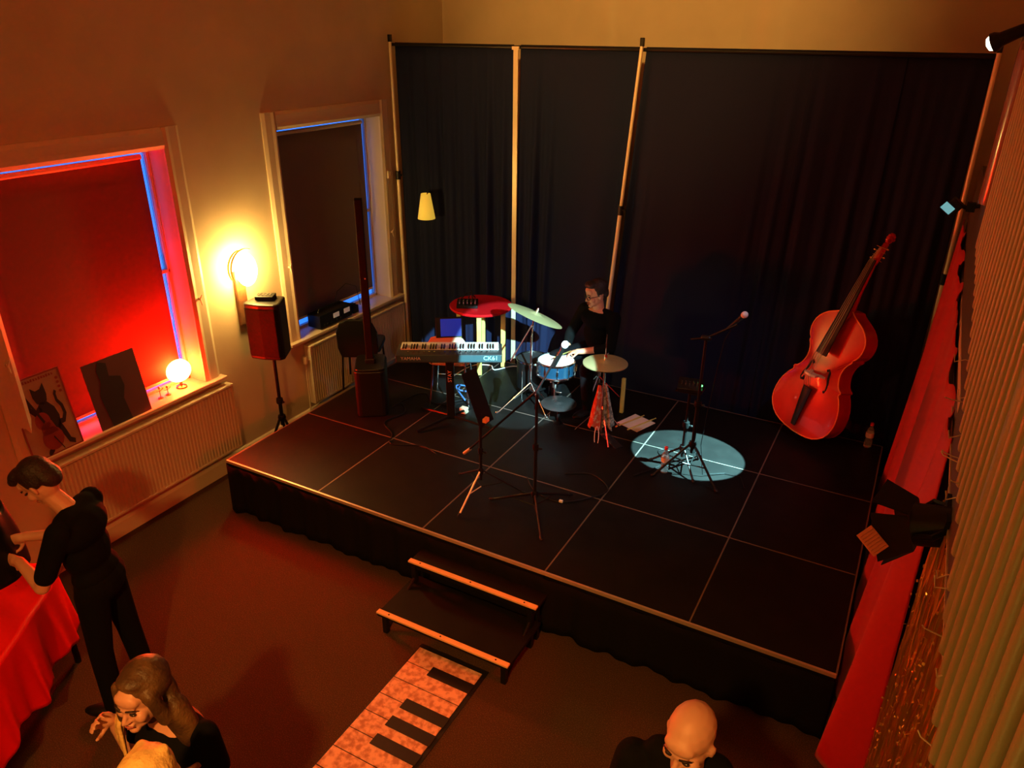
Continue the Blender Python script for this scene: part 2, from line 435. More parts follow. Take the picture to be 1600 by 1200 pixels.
MB().grid(skirt, 420, 6).build('skirt', 'skirt', st, True, solid=.003)

# steps
sp = empty('stage_steps', (2.53, 0, 0)); tag(sp, 'black two-step stage stairs with pale wooden nosings', 'steps')
for k, (y0, y1, z) in enumerate(((-0.20, .06, .345), (-.585, -.21, .175))):
    y1 = -.02 if k == 0 else -.12
    t = MB().box((0, (y0 + y1) / 2, z - .012), (1.03, y1 - y0, .024)).build('tread', 'deck', sp, bevel=.002)
    nz = MB().box((0, y0 + .012, z + .008), (1.03, .038, .014)).build('nosing', 'nosing', t, bevel=.002, label='pale wooden nosing strip')
    sc = MB()
    for x in (-.42, 0, .42): sc.lathe([(.006, 0), (.006, .002)], (x, y0 + .012, z + .0145), n=8)
    sc.build('screws', 'black', nz)
fr = MB()
for x in (-.47, .47):
    fr.box((x, -.10, .165), (.035, .035, .33)).box((x, -.19, .165), (.035, .035, .33)).box((x, -.55, .08), (.035, .035, .16)).box((x, -.3, .145), (.035, .52, .03))
    fr.box((x, -.11, .315), (.03, .18, .03)).tube([(x, -.54, .01), (x, -.05, .31)], .012, 6)
fr.box((0, -.55, .145), (.94, .03, .03)).box((0, -.18, .315), (.94, .03, .03)).box((0, -.1, .02), (.94, .03, .03))
fr.build('frame', 'blackm', sp)

# piano floor mat
pm = empty('piano_floor_mat', (2.6, -.56, 0)); tag(pm, 'giant piano keyboard floor mat leading up to the steps', 'floor mat')
MB().box((0.01, -1.0, .003), (.53, 2.06, .006)).build('mat_base', 'piano_b', pm)
kw = .148; pat = [0, 1, 1, 0, 1, 1, 1]  # black key after white key k
for k in range(13):
    y = -.005 - k * kw
    MB().box((0, y - kw / 2, .0075), (.49, kw - .007, .005)).build('white_key', 'piano_w', pm)
for k in (0, 2, 3, 4, 6, 7, 9, 10, 11):
    y = -.005 - (k + 1) * kw
    MB().box((.095, y, .012), (.32, .078, .006)).build('black_key', 'piano_b', pm)

# ============================================================ POLES AND CURTAINS
YC = 3.28; CZ = 3.66


def pole(x0, x1, lab, jz, top=3.72):
    r = empty('curtain_pole', (x0, YC - .035, 0)); tag(r, lab, 'pole', 'upright poles of the curtain frame')
    d = x1 - x0
    MB().tube([(0, 0, 0.0), (d * jz / top, 0, jz)], .020, 12).build('lower_tube', 'pole', r, 'a')
    MB().tube([(d * jz / top, 0, jz), (d, 0, top)], .016, 12).build('upper_tube', 'pole', r, 'a')
    MB().tube([(d * jz / top - .0, 0, jz - .05), (d * jz / top, 0, jz + .04)], .028, 12).cap((d * jz / top, 0, jz), (d * jz / top + .05, -.01, jz), .01, .012, 8).build('clamp', 'black', r)
    MB().box((d, 0, top + .01), (.035, .035, .07)).build('end_cap', 'blackm', r, bevel=.004)
    return r


pole(-.45, -.485, 'thin upright pole at the left end of the black curtains', 2.35)
pole(2.02, 2.262, 'leaning upright pole lit yellow behind the drummer', 2.25)
pole(5.035, 4.985, 'upright pole at the right end of the black curtains above the red drape', 2.0)
tag(MB().box((.985, YC - .005, 1.9), (.05, .012, 3.5)).box((.985, YC - .01, 3.66), (.075, .02, .03)).build('curtain_pole', 'pole'), 'flat pale upright strip between the two leftmost black curtains', 'pole')
tag(MB().tube([(-.5, YC + .02, 3.67), (5.0, YC + .02, 3.665)], .016, 10).build('curtain_rail', 'blackm'), 'thin crossbar carrying all the black curtains', 'curtain rail')


def curtain(x0t, x1t, x0b, x1b, lab, folds, seed, zb=.03):
    rnd = random.Random(seed); ph = [rnd.uniform(0, 6.28) for _ in range(8)]
    W_ = x1t - x0t; nu = int(max(40, W_ * 90))

    def f(u, v):
        x = (x0t + (x1t - x0t) * u) * (1 - v) + (x0b + (x1b - x0b) * u) * v
        a = 0
        for k, (c, wd, am) in enumerate(folds):       # fold packs: centre (0-1), width, amplitude
            g = math.exp(-((u - c) / wd) ** 2)
            a += am * g * (math.sin((u - c) * 2 * PI * (W_ * 5.2) + ph[k] + .25 * v) + .4 * math.sin((u - c) * 2 * PI * (W_ * 11) + ph[k + 1] + .6 * v))
        a += .006 * math.sin(u * 9 + ph[5]) + .005 * math.sin(u * 23 + v * 2 + ph[6])
        return (x, YC + .03 + a * (.12 + .88 * min(1, v * 2.2)), CZ + .03 - v * (CZ - zb + .03))
    o = MB().grid(f, nu, 26).build('curtain', 'curt', None, True, solid=.004)
    return tag(o, lab, 'curtain', 'black curtains behind the stage')


curtain(-.47, .945, -.44, .94, 'black curtain farthest left, deeply folded, beside the radiator', [(.35, .22, .030), (.8, .2, .034), (.05, .1, .02)], 1)
curtain(1.02, 2.225, 1.0, 2.02, 'black curtain behind the drummer, gathered along its left edge', [(.18, .14, .034), (1.0, .06, .02)], 2)
curtain(2.285, 3.725, 2.07, 3.615, 'broad smooth black curtain right of the leaning pole', [(.05, .06, .02), (.9, .1, .018)], 3)
curtain(3.70, 4.40, 3.625, 4.37, 'narrow black curtain directly behind the double bass', [(.1, .2, .02), (.8, .25, .018)], 4)
curtain(4.38, 4.97, 4.375, 4.99, 'black curtain farthest right, beside the red drape', [(.3, .3, .02), (.8, .3, .02)], 5)

# cone with its own glow, standing in for the yellow patch on the left curtain
sh = empty('glowing_cone', (-.045, YC - .13, 1.93)); tag(sh, 'small glowing yellow cone set against the leftmost black curtain', 'lamp shade')
MB().lathe([(.095, 0), (.050, .27)], n=20, close=False).build('cone_shell', 'coneglow', sh, 'a', solid=.003)
MB().tube([(0, 0, .2), (0, .03, .27), (0, .17, .27)], .006, 6).build('hook_arm', 'blackm', sh)

# ============================================================ RIGHT SIDE: drape, tinsel, beam, tubes


def drape(u, v):
    y = 3.08 - u * 3.43
    zt = 2.52 - .0 * u - (.26 if u > 0 else 0) * u + .012 * math.sin(u * 60) + .01 * math.sin(u * 133)
    z = zt - v * (zt - .02)
    xt = 5.035 - .012 * math.sin(u * 40); xb = 4.915 - .02 * u
    fo = ((.024 + .032 * u * u) * math.sin(u * 30 + v * .8) + .009 * math.sin(u * 71 + 1)) * (.25 + .75 * v)
    cu = max(0, (u - .945) / .055); xx = xt * (1 - v) + xb * v + fo * (1 - cu * .6)
    return (xx + (.19 * v + .03) * cu ** 1.3, y - .0 * cu, z)


rd = tag(MB().grid(drape, 300, 40).build('red_drape', 'redcloth', None, True, solid=.004), 'long red drape hanging along the right side of the stage', 'drape')
bt = MB().box((5.062, 1.42, 2.36), (.02, 3.3, .05))
tag(bt.build('batten', 'tan'), 'thin tan batten along the top of the red drape', 'batten')
bm_ = empty('wall_beam', (5.095, 0, 2.23)); tag(bm_, 'long brown beam running below the hanging tubes', 'beam')
MB().box((0, -.1, .35), (.08, 6.3, .70)).build('beam_board', 'beam', bm_, bevel=.004)
MB().box((-.042, -.1, .006), (.006, 6.3, .012)).build('lit_edge_strip', 'tan', bm_)  # tan strip painting the light along the beam's lower edge

# tinsel curtain: nobody could count its strands
tn = MB()
for i in range(420):
    y = -.66 - random.random() * 1.6; x = 5.07 + random.uniform(-.02, .02); L_ = random.uniform(1.2, 2.1)
    z0 = 2.228; a = random.random() * PI; wd = .0045
    pts = []; n = 16
    for k in range(n + 1):
        t = k / n; aa = a + 2.2 * t * math.sin(i * 1.7) + random.uniform(-.9, .9)
        c = V((x + .006 * math.sin(i + t * 5), y + .016 * math.sin(i * 2 + t * 6), z0 - t * L_)); d = V((math.cos(aa), math.sin(aa), 0)) * wd
        pts += [c - d, c + d]
    tn.add(pts, [(2 * k, 2 * k + 1, 2 * k + 3, 2 * k + 2) for k in range(n)])
tno = tn.build('tinsel_curtain', 'gold', fix=False)
sq = MB()
for i in range(700):
    sq.box((5.045 + random.uniform(-.012, .03), -.68 - random.random() * 1.5, 2.18 - 1.6 * random.random()), (.0015, random.uniform(.004, .011), random.uniform(.004, .012)), Matrix.Rotation(random.uniform(-1.2, 1.2), 3, 'Z') @ Matrix.Rotation(random.uniform(-.8, .8), 3, 'Y'))
sqo = sq.build('sparkle_flakes', 'sparkle', tno); sqo['kind'] = 'stuff'  # small bright flakes added as the tinsel's sparkle
tag(tno, 'glittering gold tinsel hanging beneath the brown beam', 'tinsel', kind='stuff')

BOT = [(-2.9, 1.76), (-2.171, 1.829), (-1.834, 1.90), (-1.666, 1.969), (-1.474, 2.045), (-1.172, 2.03), (-.925, 2.066), (-.668, 2.139), (-.2, 2.243), (.188, 2.30), (.74, 2.34), (1.2, 2.36)]


def bz(y):
    for (a, za), (b, zb) in zip(BOT, BOT[1:]):
        if a <= y <= b: return .5 + za + (zb - za) * (y - a) / (b - a)
    return 2.85


def tube_obj(y, r, mt, lab, grp, x=5.0):
    z0 = bz(y)
    o = MB().lathe([(r * .55, 0), (r * .9, .006), (r, .02), (r, 4.86 - z0)], (0, 0, 0), n=16).build('hanging_tube', mt, None, 'a')
    o.location = (x + .008 + r, y, z0)
    return tag(o, lab, 'tube', grp)


y = .70
ys = []
while y > -2.75:
    t = min(1, max(0, (.7 - y) / 2.9)); sp_ = .135 - .035 * t
    if -1.87 < y < -1.75: y = -1.90; continue
    r = .0105 + .0055 * t
    if y > -1.76 or y < -1.86: ys.append((y, r))
    y -= sp_
for (y, r) in ys:
    lab = 'slim beige tube hanging in the row beyond the fat olive tube' if y > -1.8 else 'beige tube hanging in the row nearer than the fat olive tube'
    tube_obj(y, r, 'tube', lab, 'slim tubes beyond the fat tube' if y > -1.8 else 'beige tubes nearer than the fat tube')
tube_obj(-1.805, .046, 'tubeg', 'single fat olive tube standing out among the slim beige tubes', None)
tag(MB().box((5.06, .86, 3.9), (.05, .14, 2.1)).build('flat_panel', 'tube', None, bevel=.006), 'flat beige board closing the far end of the tube row', 'board')
pp = tag(MB().lathe([(.07, 0), (.075, .02), (.075, 1.85)], n=20).build('round_post', 'post', None, 'a'), 'glossy brown round post at the far end of the tubes', 'post')
pp.location = (5.06, 1.06, 3.0)

# wire hooks on the beam
hk = [(-2.0, 2.42), (-1.83, 2.38), (-1.72, 2.45), (-1.3, 2.56), (-1.18, 2.44), (-1.05, 2.5), (-.92, 2.55), (-.8, 2.4), (-.66, 2.58), (-.5, 2.5), (-.3, 2.6), (-2.15, 2.3), (-1.5, 2.36)]
for i, (y, z) in enumerate(hk):
    L_ = .05 + .03 * ((i * 7) % 4) / 3
    o = MB().tube([(0, 0, 0), (-L_ * .5, .01 * (i % 3 - 1), .004), (-L_, .02 * ((i % 3) - 1), .012 * ((i % 2) * 2 - 1)), (-L_ - .008, .03 * ((i % 3) - 1), .02)], .0022, 6).build('wire_hook', 'pole', None)
    o.location = (5.056, y, z); tag(o, 'short bent wire hook sticking out of the brown beam', 'hook', 'wire hooks on the beam')

# clip lamp with lit face at upper right
cl = empty('clip_lamp', (4.985, 1.02, 3.80)); tag(cl, 'small clip lamp shining at the top of the round post', 'spotlight')
Rl = frame((-.85, .25, -.45))
MB().lathe([(.012, -.14), (.028, -.12), (.034, -.02), (.046, 0), (.048, .02)], (-.10, .0, -.012), Rl, 16).build('lamp_head', 'blackm', cl, 'a')
MB().lathe([(.040, 0), (.030, .02), (.008, .028)], (-.10, .0, -.012) + V(()) if False else V((-.10, .0, -.012)) + Rl @ V((0, 0, .019)), Rl, 16).build('lit_face', 'spotface', cl, True)
MB().tube([(-.02, .0, .03), (.02, 0, .07), (.06, 0, .05), (.08, 0, -.0)], .010, 8).box((.03, 0, .0), (.04, .05, .10)).build('clamp_arm', 'post', cl)

# teal-lit spot
s2 = empty('spotlight', (4.905, 2.0, 2.80)); tag(s2, 'small black spotlight with teal glow above the red drape', 'spotlight')
Rs = frame((-.6, 0, -.8))
MB().box((0, 0, 0), (.075, .11, .10), Rs).build('housing', 'black', s2, bevel=.008)
MB().box((-.03, -.058, -.0), (.07, .004, .05), Rs).build('side_light', 'teal', s2)
MB().tube([(.03, 0, .02), (.08, 0, .0), (.14, 0, .02), (.21, 0, .03)], .014, 8).box((.1, 0, .01), (.05, .03, .06)).build('bracket', 'blackm', s2)

# barn-door fixture
bf = empty('barn_door_light', (4.93, -.95, 2.17)); tag(bf, 'black barn-door stage light with glowing orange flap, clamped to the beam', 'stage light')
Rb = frame((-.93, .18, -.32), (0, 0, 1))
MB().lathe([(.05, -.15), (.075, -.13), (.08, 0)], (.03, 0, 0), Rb, 20).box((.10, 0, .02), (.10, .10, .14), Rb).build('housing', 'black', bf, 'a')
o0 = V((.03, 0, 0))
b1 = MB()
for sx, sy in ((1, 0), (-1, 0), (0, 1), (0, -1)):
    d = V((sx, sy, 0)); q = V((sy, sx, 0))
    p = [o0 + Rb @ (d * .075 + q * .07 + V((0, 0, .0))), o0 + Rb @ (d * .075 - q * .07), o0 + Rb @ (d * .13 - q * .10 + V((0, 0, .11))), o0 + Rb @ (d * .13 + q * .10 + V((0, 0, .11)))]
    b1.add(p, [(0, 1, 2, 3)])
b1.build('barn_doors', 'black', bf, solid=.003)
nt_ = MB(); Rn = frame((-.30, -.72, .62), (.75, 0, -.65))
for k in range(7): nt_.box(V((-.1, -.145, -.025)) + Rn @ V((-.036 + k * .012, 0, 0)), (.007, .055, .006), Rn)
nt_.box(V((-.1, -.143, -.029)), (.095, .065, .004), Rn)
nt_.build('lit_louvre', 'barnred', bf, label='orange-lit louvre flap')
MB().tube([(.03, .09, 0), (.08, .13, .04), (.13, .08, .06)], .012, 8).tube([(.03, -.09, 0), (.08, -.13, .04), (.13, -.08, .06)], .012, 8).box((.125, 0, .06), (.03, .2, .09)).build('yoke', 'blackm', bf)

# ============================================================ LEFT WALL THINGS
wlp = empty('wall_lamp', (XW, .87, 1.88)); tag(wlp, 'bright wall lamp with curled metal bands and a wooden plate', 'wall lamp')
MB().box((.018, 0, -.28), (.035, .11, .50)).build('back_plate', 'woodbr', wlp, bevel=.008)
MB().ell((.13, 0, 0), (.085, .10, .15), nu=20, nv=14).build('glass_globe', 'bulb', wlp, True)
bd = MB()
for k in range(2):
    R0 = .15 + .015 * k
    pts = [(.10 + .05 * k, -R0 * math.cos(t) - .02, .02 + R0 * 1.05 * math.sin(t)) for t in [(-.55 + i * .17) for i in range(16 if k else 13)]]
    bd.tube(pts, .012, 8, flat=.25)
bd.tube([(0.02, 0, -.08), (.08, 0, -.14), (.13, 0, -.13)], .01, 8)
bd.build('metal_band', 'brass', wlp, True)

sl = empty('sill_lamp', (XW - .075, .16, .975)); tag(sl, 'blazing red-orange lamp standing on the sill of the left window', 'lamp')
MB().lathe([(.045, 0), (.045, .012), (.012, .02), (.012, .07)], n=16).build('lamp_base', 'brass', sl, 'a')
MB().ell((0, 0, .155), (.075, .115, .10), nu=20, nv=12).build('glowing_globe', 'redbulb', sl, True)


def wirefig(y, h, lab):
    r = MB(); r.lathe([(.022, 0), (.022, .005), (.004, .007), (.003, h * .6)], n=10)
    r.tube([(0, -.03, h * .62), (0, 0, h * .55), (0, .03, h * .66), (0, .035, h * .75)], .0025, 6).ell((0, 0, h * .85), (.009, .009, .012)).tube([(0, 0, h * .55), (0, .0, h * .8)], .003, 6)
    o = r.build('wire_ornament', 'brass'); o.location = (XW - .05, y, .975); tag(o, lab, 'ornament', 'small wire ornaments on the left window sill'); return o


wirefig(-.075, .11, 'tall wire ornament on the sill next to the dark poster')
wirefig(.0, .085, 'short wire ornament on the sill close to the blazing lamp')

# posters leaning on the sill
PB = .965


def poster(name, y0, y1, z1, x_b, x_t, m, lab):
    r = empty(name, (x_b, (y0 + y1) / 2, PB + .005)); tag(r, lab, 'poster')
    H = z1 - PB; W_ = y1 - y0
    N = V((H, 0, -(x_t - x_b))).normalized()
    Up = V((x_t - x_b, 0, H)).normalized(); U = V((0, 1, 0))
    MB().prism([(-W_ / 2, 0), (W_ / 2, 0), (W_ / 2, H), (-W_ / 2, H)], (0, 0, 0), U, Up, -N, .006).build('board', m, r)
    return r, U, Up, N, W_, H


r, U, Up, N, W_, H = poster('cat_poster', -1.235, -.855, 1.575, -.475, -.56, 'poster', 'jazz poster of a black cat playing a red cello, left end of the sill')
MB().prism([(-W_ / 2, 0), (W_ / 2, 0), (W_ / 2, H), (-W_ / 2, H), (-W_ / 2, 0), (-W_ / 2 + .012, .012), (-W_ / 2 + .012, H - .012), (W_ / 2 - .012, H - .012), (W_ / 2 - .012, .012), (-W_ / 2 + .012, .012)], N * .0006, U, Up, N, .001).build('border', 'posterred', r)


def flat(parts, name, m, d, par):
    b = MB()
    for o in parts: b.prism([(x * W_, y_ * H) for x, y_ in o], N * d, U, Up, N, .0012)
    b.build(name, m, par)


def circ(cx, cy, rx, ry, n=18, a0=0, rot=0):
    c, s_ = math.cos(rot), math.sin(rot)
    return [(cx + rx * math.cos(a) * c - ry * math.sin(a) * s_, cy + rx * math.cos(a) * s_ + ry * math.sin(a) * c) for a in [a0 + 2 * PI * i / n for i in range(n)]]


def stroke(pts, w0, w1):
    L = len(pts); a = []; b = []
    for i, p in enumerate(pts):
        q = pts[min(i + 1, L - 1)]; o = pts[max(i - 1, 0)]; dx, dy = q[0] - o[0], q[1] - o[1]; l = math.hypot(dx, dy) or 1
        wd = w0 + (w1 - w0) * i / (L - 1); a.append((p[0] - dy / l * wd, p[1] + dx / l * wd)); b.append((p[0] + dy / l * wd, p[1] - dx / l * wd))
    return a + b[::-1]


head = [(-.09, .66), (-.13, .74), (-.13, .86), (-.05, .81), (.04, .82), (.12, .88), (.13, .74), (.10, .66), (.02, .62)]
body = [(-.06, .66), (.08, .66), (.19, .56), (.23, .44), (.20, .30), (.10, .26), (-.04, .36), (-.12, .5)]
tail = stroke([(.18, .36), (.28, .36), (.34, .44), (.33, .54), (.27, .62), (.27, .70), (.30, .74)], .035, .02)
arm = stroke([(-.05, .60), (-.17, .54), (-.25, .62), (-.27, .74)], .045, .03)
leg = stroke([(.16, .34), (.22, .22), (.27, .10), (.36, .06)], .05, .03)
foot = circ(-.12, .06, .08, .035, rot=.5)
flat([head, body, tail, arm, leg, foot], 'cat_figure', 'ink', .0008, r)
cel = [circ(-.10, .44, .14, .11), circ(-.02, .20, .20, .145), [(-.17, .4), (.05, .42), (.12, .26), (-.18, .26)]]
flat(cel, 'red_cello', 'posterred', .0022, r)
flat([stroke([(-.08, .42), (-.30, .84)], .022, .016), circ(-.32, .87, .05, .05), stroke([(.0, .22), (.12, .03)], .012, .006)], 'cello_neck', 'ink', .0036, r)
mk = []
for i in range(12): mk.append([(-.22 + i * .05 + .004 * (i % 3), .93), (-.19 + i * .05, .93 + .002 * (i % 2)), (-.19 + i * .05, .965 - .008 * (i % 3)), (-.22 + i * .05, .96)])
for i in range(4): mk.append(circ(.40, .88 - i * .055, .03, .018, 8))
for i in range(3): mk.append(circ(-.41, .86 - i * .05, .018, .022, 8))
for k_m in mk: flat([k_m], 'faded_mark', 'posterred', .0008, r)
r2, U, Up, N, W_, H = poster('dark_poster', -.69, -.245, 1.50, -.485, -.57, 'posterdk', 'dark unlit poster board with a black figure silhouette, middle of the sill')
flat([[(-.28, 0), (.1, 0), (.06, .35), (.14, .52), (.12, .68), (-.08, .74), (-.06, .93), (-.2, .98), (-.27, .86), (-.25, .7), (-.34, .5)]], 'black_figure', 'ink', .0008, r2)

# thermostat / socket on right window surround
so = empty('wall_switch', (XW + .036, 3.12, 2.37)); tag(so, 'small white switch box on the surround of the right window', 'switch')
MB().box((.012, 0, 0), (.024, .075, .085)).build('cover', 'trimw', so, bevel=.004)
MB().box((.027, 0, .005), (.006, .02, .03)).build('rocker', 'tan', so)

# amplifier on second sill
am = empty('amplifier', (XW - .03, 2.05, .975)); tag(am, 'black power unit with two pale meters on the right window sill', 'amplifier')
MB().box((0, 0, .085), (.17, .50, .14)).box((0, -.2, .01), (.1, .04, .02)).box((0, .2, .01), (.1, .04, .02)).build('body', 'black', am, bevel=.006)
for y_ in (.0, .17): MB().box((.087, y_, .10), (.004, .09, .05)).build('meter', 'meter', am)
for y_ in (-.19, -.14, -.09, .0, .06, .17, .22): MB().tube([(.085, y_, .045), (.10, y_, .045)], .011, 10).build('knob', 'blackm', am)
MB().tube([(.0, -.18, .155), (.0, -.16, .19), (.0, .16, .19), (.0, .18, .155)], .008, 8).build('handle', 'blackm', am)
o = MB().tube([(-.02, 2.15, 1.13), (-.01, 2.2, 1.27), (-.01, 2.35, 1.32), (0, 2.5, 1.25), (.0, 2.55, 1.02)], .004, 6).build('cable', 'black'); o.location = (XW - .03, 0, 0)
tag(o, 'thin black cable looping from the power unit on the sill', 'cable')
o = MB().box((0, 0, .04), (.09, .09, .08)).box((0, 0, .09), (.05, .05, .02)).build('adapter', 'black', None, bevel=.004); o.location = (XW - .03, 2.42, .975)
tag(o, 'little black adapter beside the power unit on the sill', 'adapter')

# ------------------------------------------------------------ PA speaker on tripod (left of stage)


def tripod(root, h, spread, hub, m='blackm', ang=0.3, legr=.010, feet='black', legm=None, pr=.014, topr=.011, legn='leg'):
    MB().tube([(0, 0, hub - .08), (0, 0, h * .55)], pr, 10).build('lower_pole', m, root, 'a')
    MB().tube([(0, 0, h * .52), (0, 0, h)], topr, 10).build('upper_pole', m, root, 'a')
    MB().lathe([(pr * 1.7, -.02), (pr * 1.9, .0), (pr * 1.7, .03)], (0, 0, h * .55), n=12).cap((pr, 0, h * .55), (pr + .03, 0, h * .55), .006, .011, 8).build('clutch', m, root, 'a')
    MB().lathe([(pr * 1.8, -.025), (pr * 2.2, 0), (pr * 1.8, .025)], (0, 0, hub), n=12).build('hub', m, root, 'a')
    for k in range(3):
        a = ang + k * 2 * PI / 3; c, s_ = math.cos(a), math.sin(a)
        lm_ = (legm or {}).get(k, m)
        l_ = MB().tube([(c * .02, s_ * .02, hub), (c * spread, s_ * spread, .012)], legr, 8).tube([(c * spread * .5, s_ * spread * .5, hub * .5), (0, 0, max(.03, hub * .35))], legr * .6, 6).build(legn, lm_, root, 'a')
        MB().cap((c * spread * .96, s_ * spread * .96, .02), (c * spread * 1.02, s_ * spread * 1.02, .013), legr * 1.4, legr * 1.3, 8).build('rubber_foot', feet, l_, True)


ss = empty('speaker_stand', (-.27, .92, 0)); tag(ss, 'black tripod stand holding the loudspeaker between wall and stage', 'speaker stand')
tripod(ss, 1.08, .22, .42, ang=.2, legr=.013, pr=.018, topr=.016)
pa = empty('loudspeaker', (-.27, .92, 1.08), .25); tag(pa, 'black loudspeaker box on a tripod in front of the wall lamp', 'loudspeaker')


def rounded(hx, hy, r=.03, taper=0):
    o = []
    for cx, cy, a0 in ((hx - r, hy - r, 0), (-hx + r, hy - r, 90), (-hx + r, -hy + r, 180), (hx - r, -hy + r, 270)):
        for k in range(4): a = math.radians(a0 + k * 30); o.append((cx + r * math.cos(a), cy + r * math.sin(a)))
    return o


body_ = [(-.13, .155), (.11, .155), (.155, .12), (.165, 0), (.155, -.12), (.11, -.155), (-.13, -.155)]
o = MB().prism([(-.13, .12), (.10, .17), (.14, .14), (.155, .0), (.14, -.14), (.10, -.17), (-.13, -.12)], (0, 0, 0), (1, 0, 0), (0, 1, 0), (0, 0, 1), .53).build('cabinet', 'black', pa, bevel=.015)
pa.rotation_euler = (0, 0, -1.25)
MB().prism([(.105, .165), (.142, .138), (.158, .0), (.142, -.138), (.105, -.165)], (0.004, 0, .03), (1, 0, 0), (0, 1, 0), (0, 0, 1), .46).build('grille', 'grille', pa, bevel=.01)
MB().tube([(-.05, -.07, .535), (-.05, -.06, .56), (-.05, .06, .56), (-.05, .07, .535)], .012, 8).build('top_handle', 'black', pa)
mx = empty('small_mixer', (-.28, .93, 1.613), .5); tag(mx, 'small black box lying on top of the loudspeaker', 'mixer')
MB().box((0, 0, .02), (.16, .12, .035)).build('case', 'black', mx, bevel=.004)
for i in range(4):
    for j in range(2): MB().tube([(-.05 + i * .033, -.03 + j * .04, .035), (-.05 + i * .033, -.03 + j * .04, .048)], .007, 8).build('knob', 'chrome', mx)

# ------------------------------------------------------------ column speaker
cs = empty('column_speaker', (.47, 1.40, .5), -.95); tag(cs, 'tall thin black column speaker rising from its bass box', 'loudspeaker')
MB().prism(rounded(.20, .145, .05), (0, 0, 0), (1, 0, 0), (0, 1, 0), (0, 0, 1), .46).build('bass_box', 'black', cs, bevel=.01)
MB().prism(rounded(.19, .135, .05), (0, 0, .46), (1, 0, 0), (0, 1, 0), (0, 0, 1), .02).build('box_lid', 'blackm', cs, bevel=.006)
MB().box((0, 0, 1.24), (.075, .068, 1.52)).build('column', 'grille', cs, bevel=.006)
MB().box((0, 0, .50), (.10, .09, .05)).build('column_socket', 'black', cs, bevel=.005)
lb_ = MB()
for z in (1.3,): lb_.box((.039, .012, z), (.002, .012, .012))
lb_.build('small_marks', 'letter', cs)

# dark chair behind
ch = empty('black_chair', (.13, 1.64, .5), .5); tag(ch, 'black chair with rounded backrest behind the column speaker', 'chair')
oc = [(-.17, 0), (.17, 0), (.20, .10), (.20, .28), (.16, .38), (.08, .42), (-.08, .42), (-.16, .38), (-.20, .28), (-.20, .10)]
MB().prism(oc, (0, .0, .36), (1, 0, 0), (0, -.12, .99), (0, 1, 0), .035).build('backrest', 'black', ch, bevel=.01)
MB().prism(rounded(.21, .20, .06), (0, .22, .40), (1, 0, 0), (0, 1, 0), (0, 0, 1), .05).build('seat', 'black', ch, bevel=.01)
for sx in (-1, 1):
    for sy in (.05, .38): MB().tube([(sx * .17, sy, .41), (sx * .19, sy + (-.02 if sy < .1 else .02), .0)], .010, 8).build('leg', 'blackm', ch)

# ============================================================ STAGE THINGS
SZ = .5


def on(name, x, y, lab, cat, rz=0, group=None, z=SZ):
    return tag(empty(name, (x, y, z), rz), lab, cat, group)


# keyboard
ang = math.atan2(.45, .79)
kb = on('keyboard', 1.30, 1.50, 'electric keyboard seen from behind, half lit teal', 'keyboard', ang, z=SZ + .665)
MB().box((0, 0, .04), (.93, .27, .075)).build('case', 'kbback', kb, bevel=.006)
MB().box((0, -.137, .045), (.91, .004, .06)).build('rear_panel', 'kbside', kb)
Rk = frame((0, -1, 0), (1, 0, 0))
Rk = Matrix((V((1, 0, 0)), V((0, 0, 1)), V((0, -1, 0)))).transposed()
words('YAMAHA', .042, 'letter', kb, (-.335, -.141, .045), Rk)
words('CK61', .055, 'letter2', kb, (.365, -.141, .048), Rk)
wk = 36
for i in range(wk):
    MB().box((-.435 + (i + .5) * .87 / wk, .055, .085), (.87 / wk - .0018, .15, .014)).build('white_key', 'whitek', kb)
for i in range(wk - 1):
    if (i % 7) in (2, 6): continue
    MB().box((-.435 + (i + 1) * .87 / wk, .015, .098), (.0125, .09, .014)).build('black_key', 'ebony', kb)
for i in range(16): MB().tube([(-.36 + i * .046, -.09, .078), (-.36 + i * .046, -.09, .092)], .009, 8).build('panel_knob', 'chrome', kb, 'a')

ks = on('keyboard_stand', 1.275, 1.53, 'thick black column stand under the keyboard', 'keyboard stand', ang)
MB().box((0, 0, .33), (.075, .05, .60)).build('column', 'blackm', ks, bevel=.008)
words('STAY', .05, 'letterR', ks, (.0, -.027, .47), Matrix((V((0, 0, 1)), V((-1, 0, 0)), V((0, -1, 0)))).transposed())
MB().box((0, .03, .645), (.06, .30, .03)).box((-.2, .03, .655), (.03, .28, .02)).box((.2, .03, .655), (.03, .28, .02)).box((0, .02, .63), (.44, .03, .03)).build('support_arms', 'blackm', ks, bevel=.003)
for dx, dy in ((.36, -.16), (-.30, -.22), (.25, .3), (-.3, .25)):
    c = math.cos(-ang); s_ = math.sin(-ang)
    MB().tube([(0, 0, .06), (dx, dy, .012)], .012, 8).build('leg', 'blackm', ks)

# music rest tablet on keyboard
tb = on('tablet', 1.13, 1.75, 'tablet with a deep blue screen standing behind the keyboard', 'tablet', ang + .1, z=SZ + .735)
Rt = Matrix.Rotation(-.25, 3, 'X')
MB().box((0, 0, .10), (.24, .010, .19), Rt).build('case', 'black', tb, bevel=.004)
MB().box((0.02, -.007, .10), (.19, .002, .16), Rt).build('screen', 'screen', tb)
MB().tube([(0, .01, .04), (0, .02, -.72)], .008, 8).tube([(0, .02, -.72), (.12, .1, -.728)], .008, 6).tube([(0, .02, -.72), (-.12, .1, -.728)], .008, 6).build('holder', 'blackm', tb)
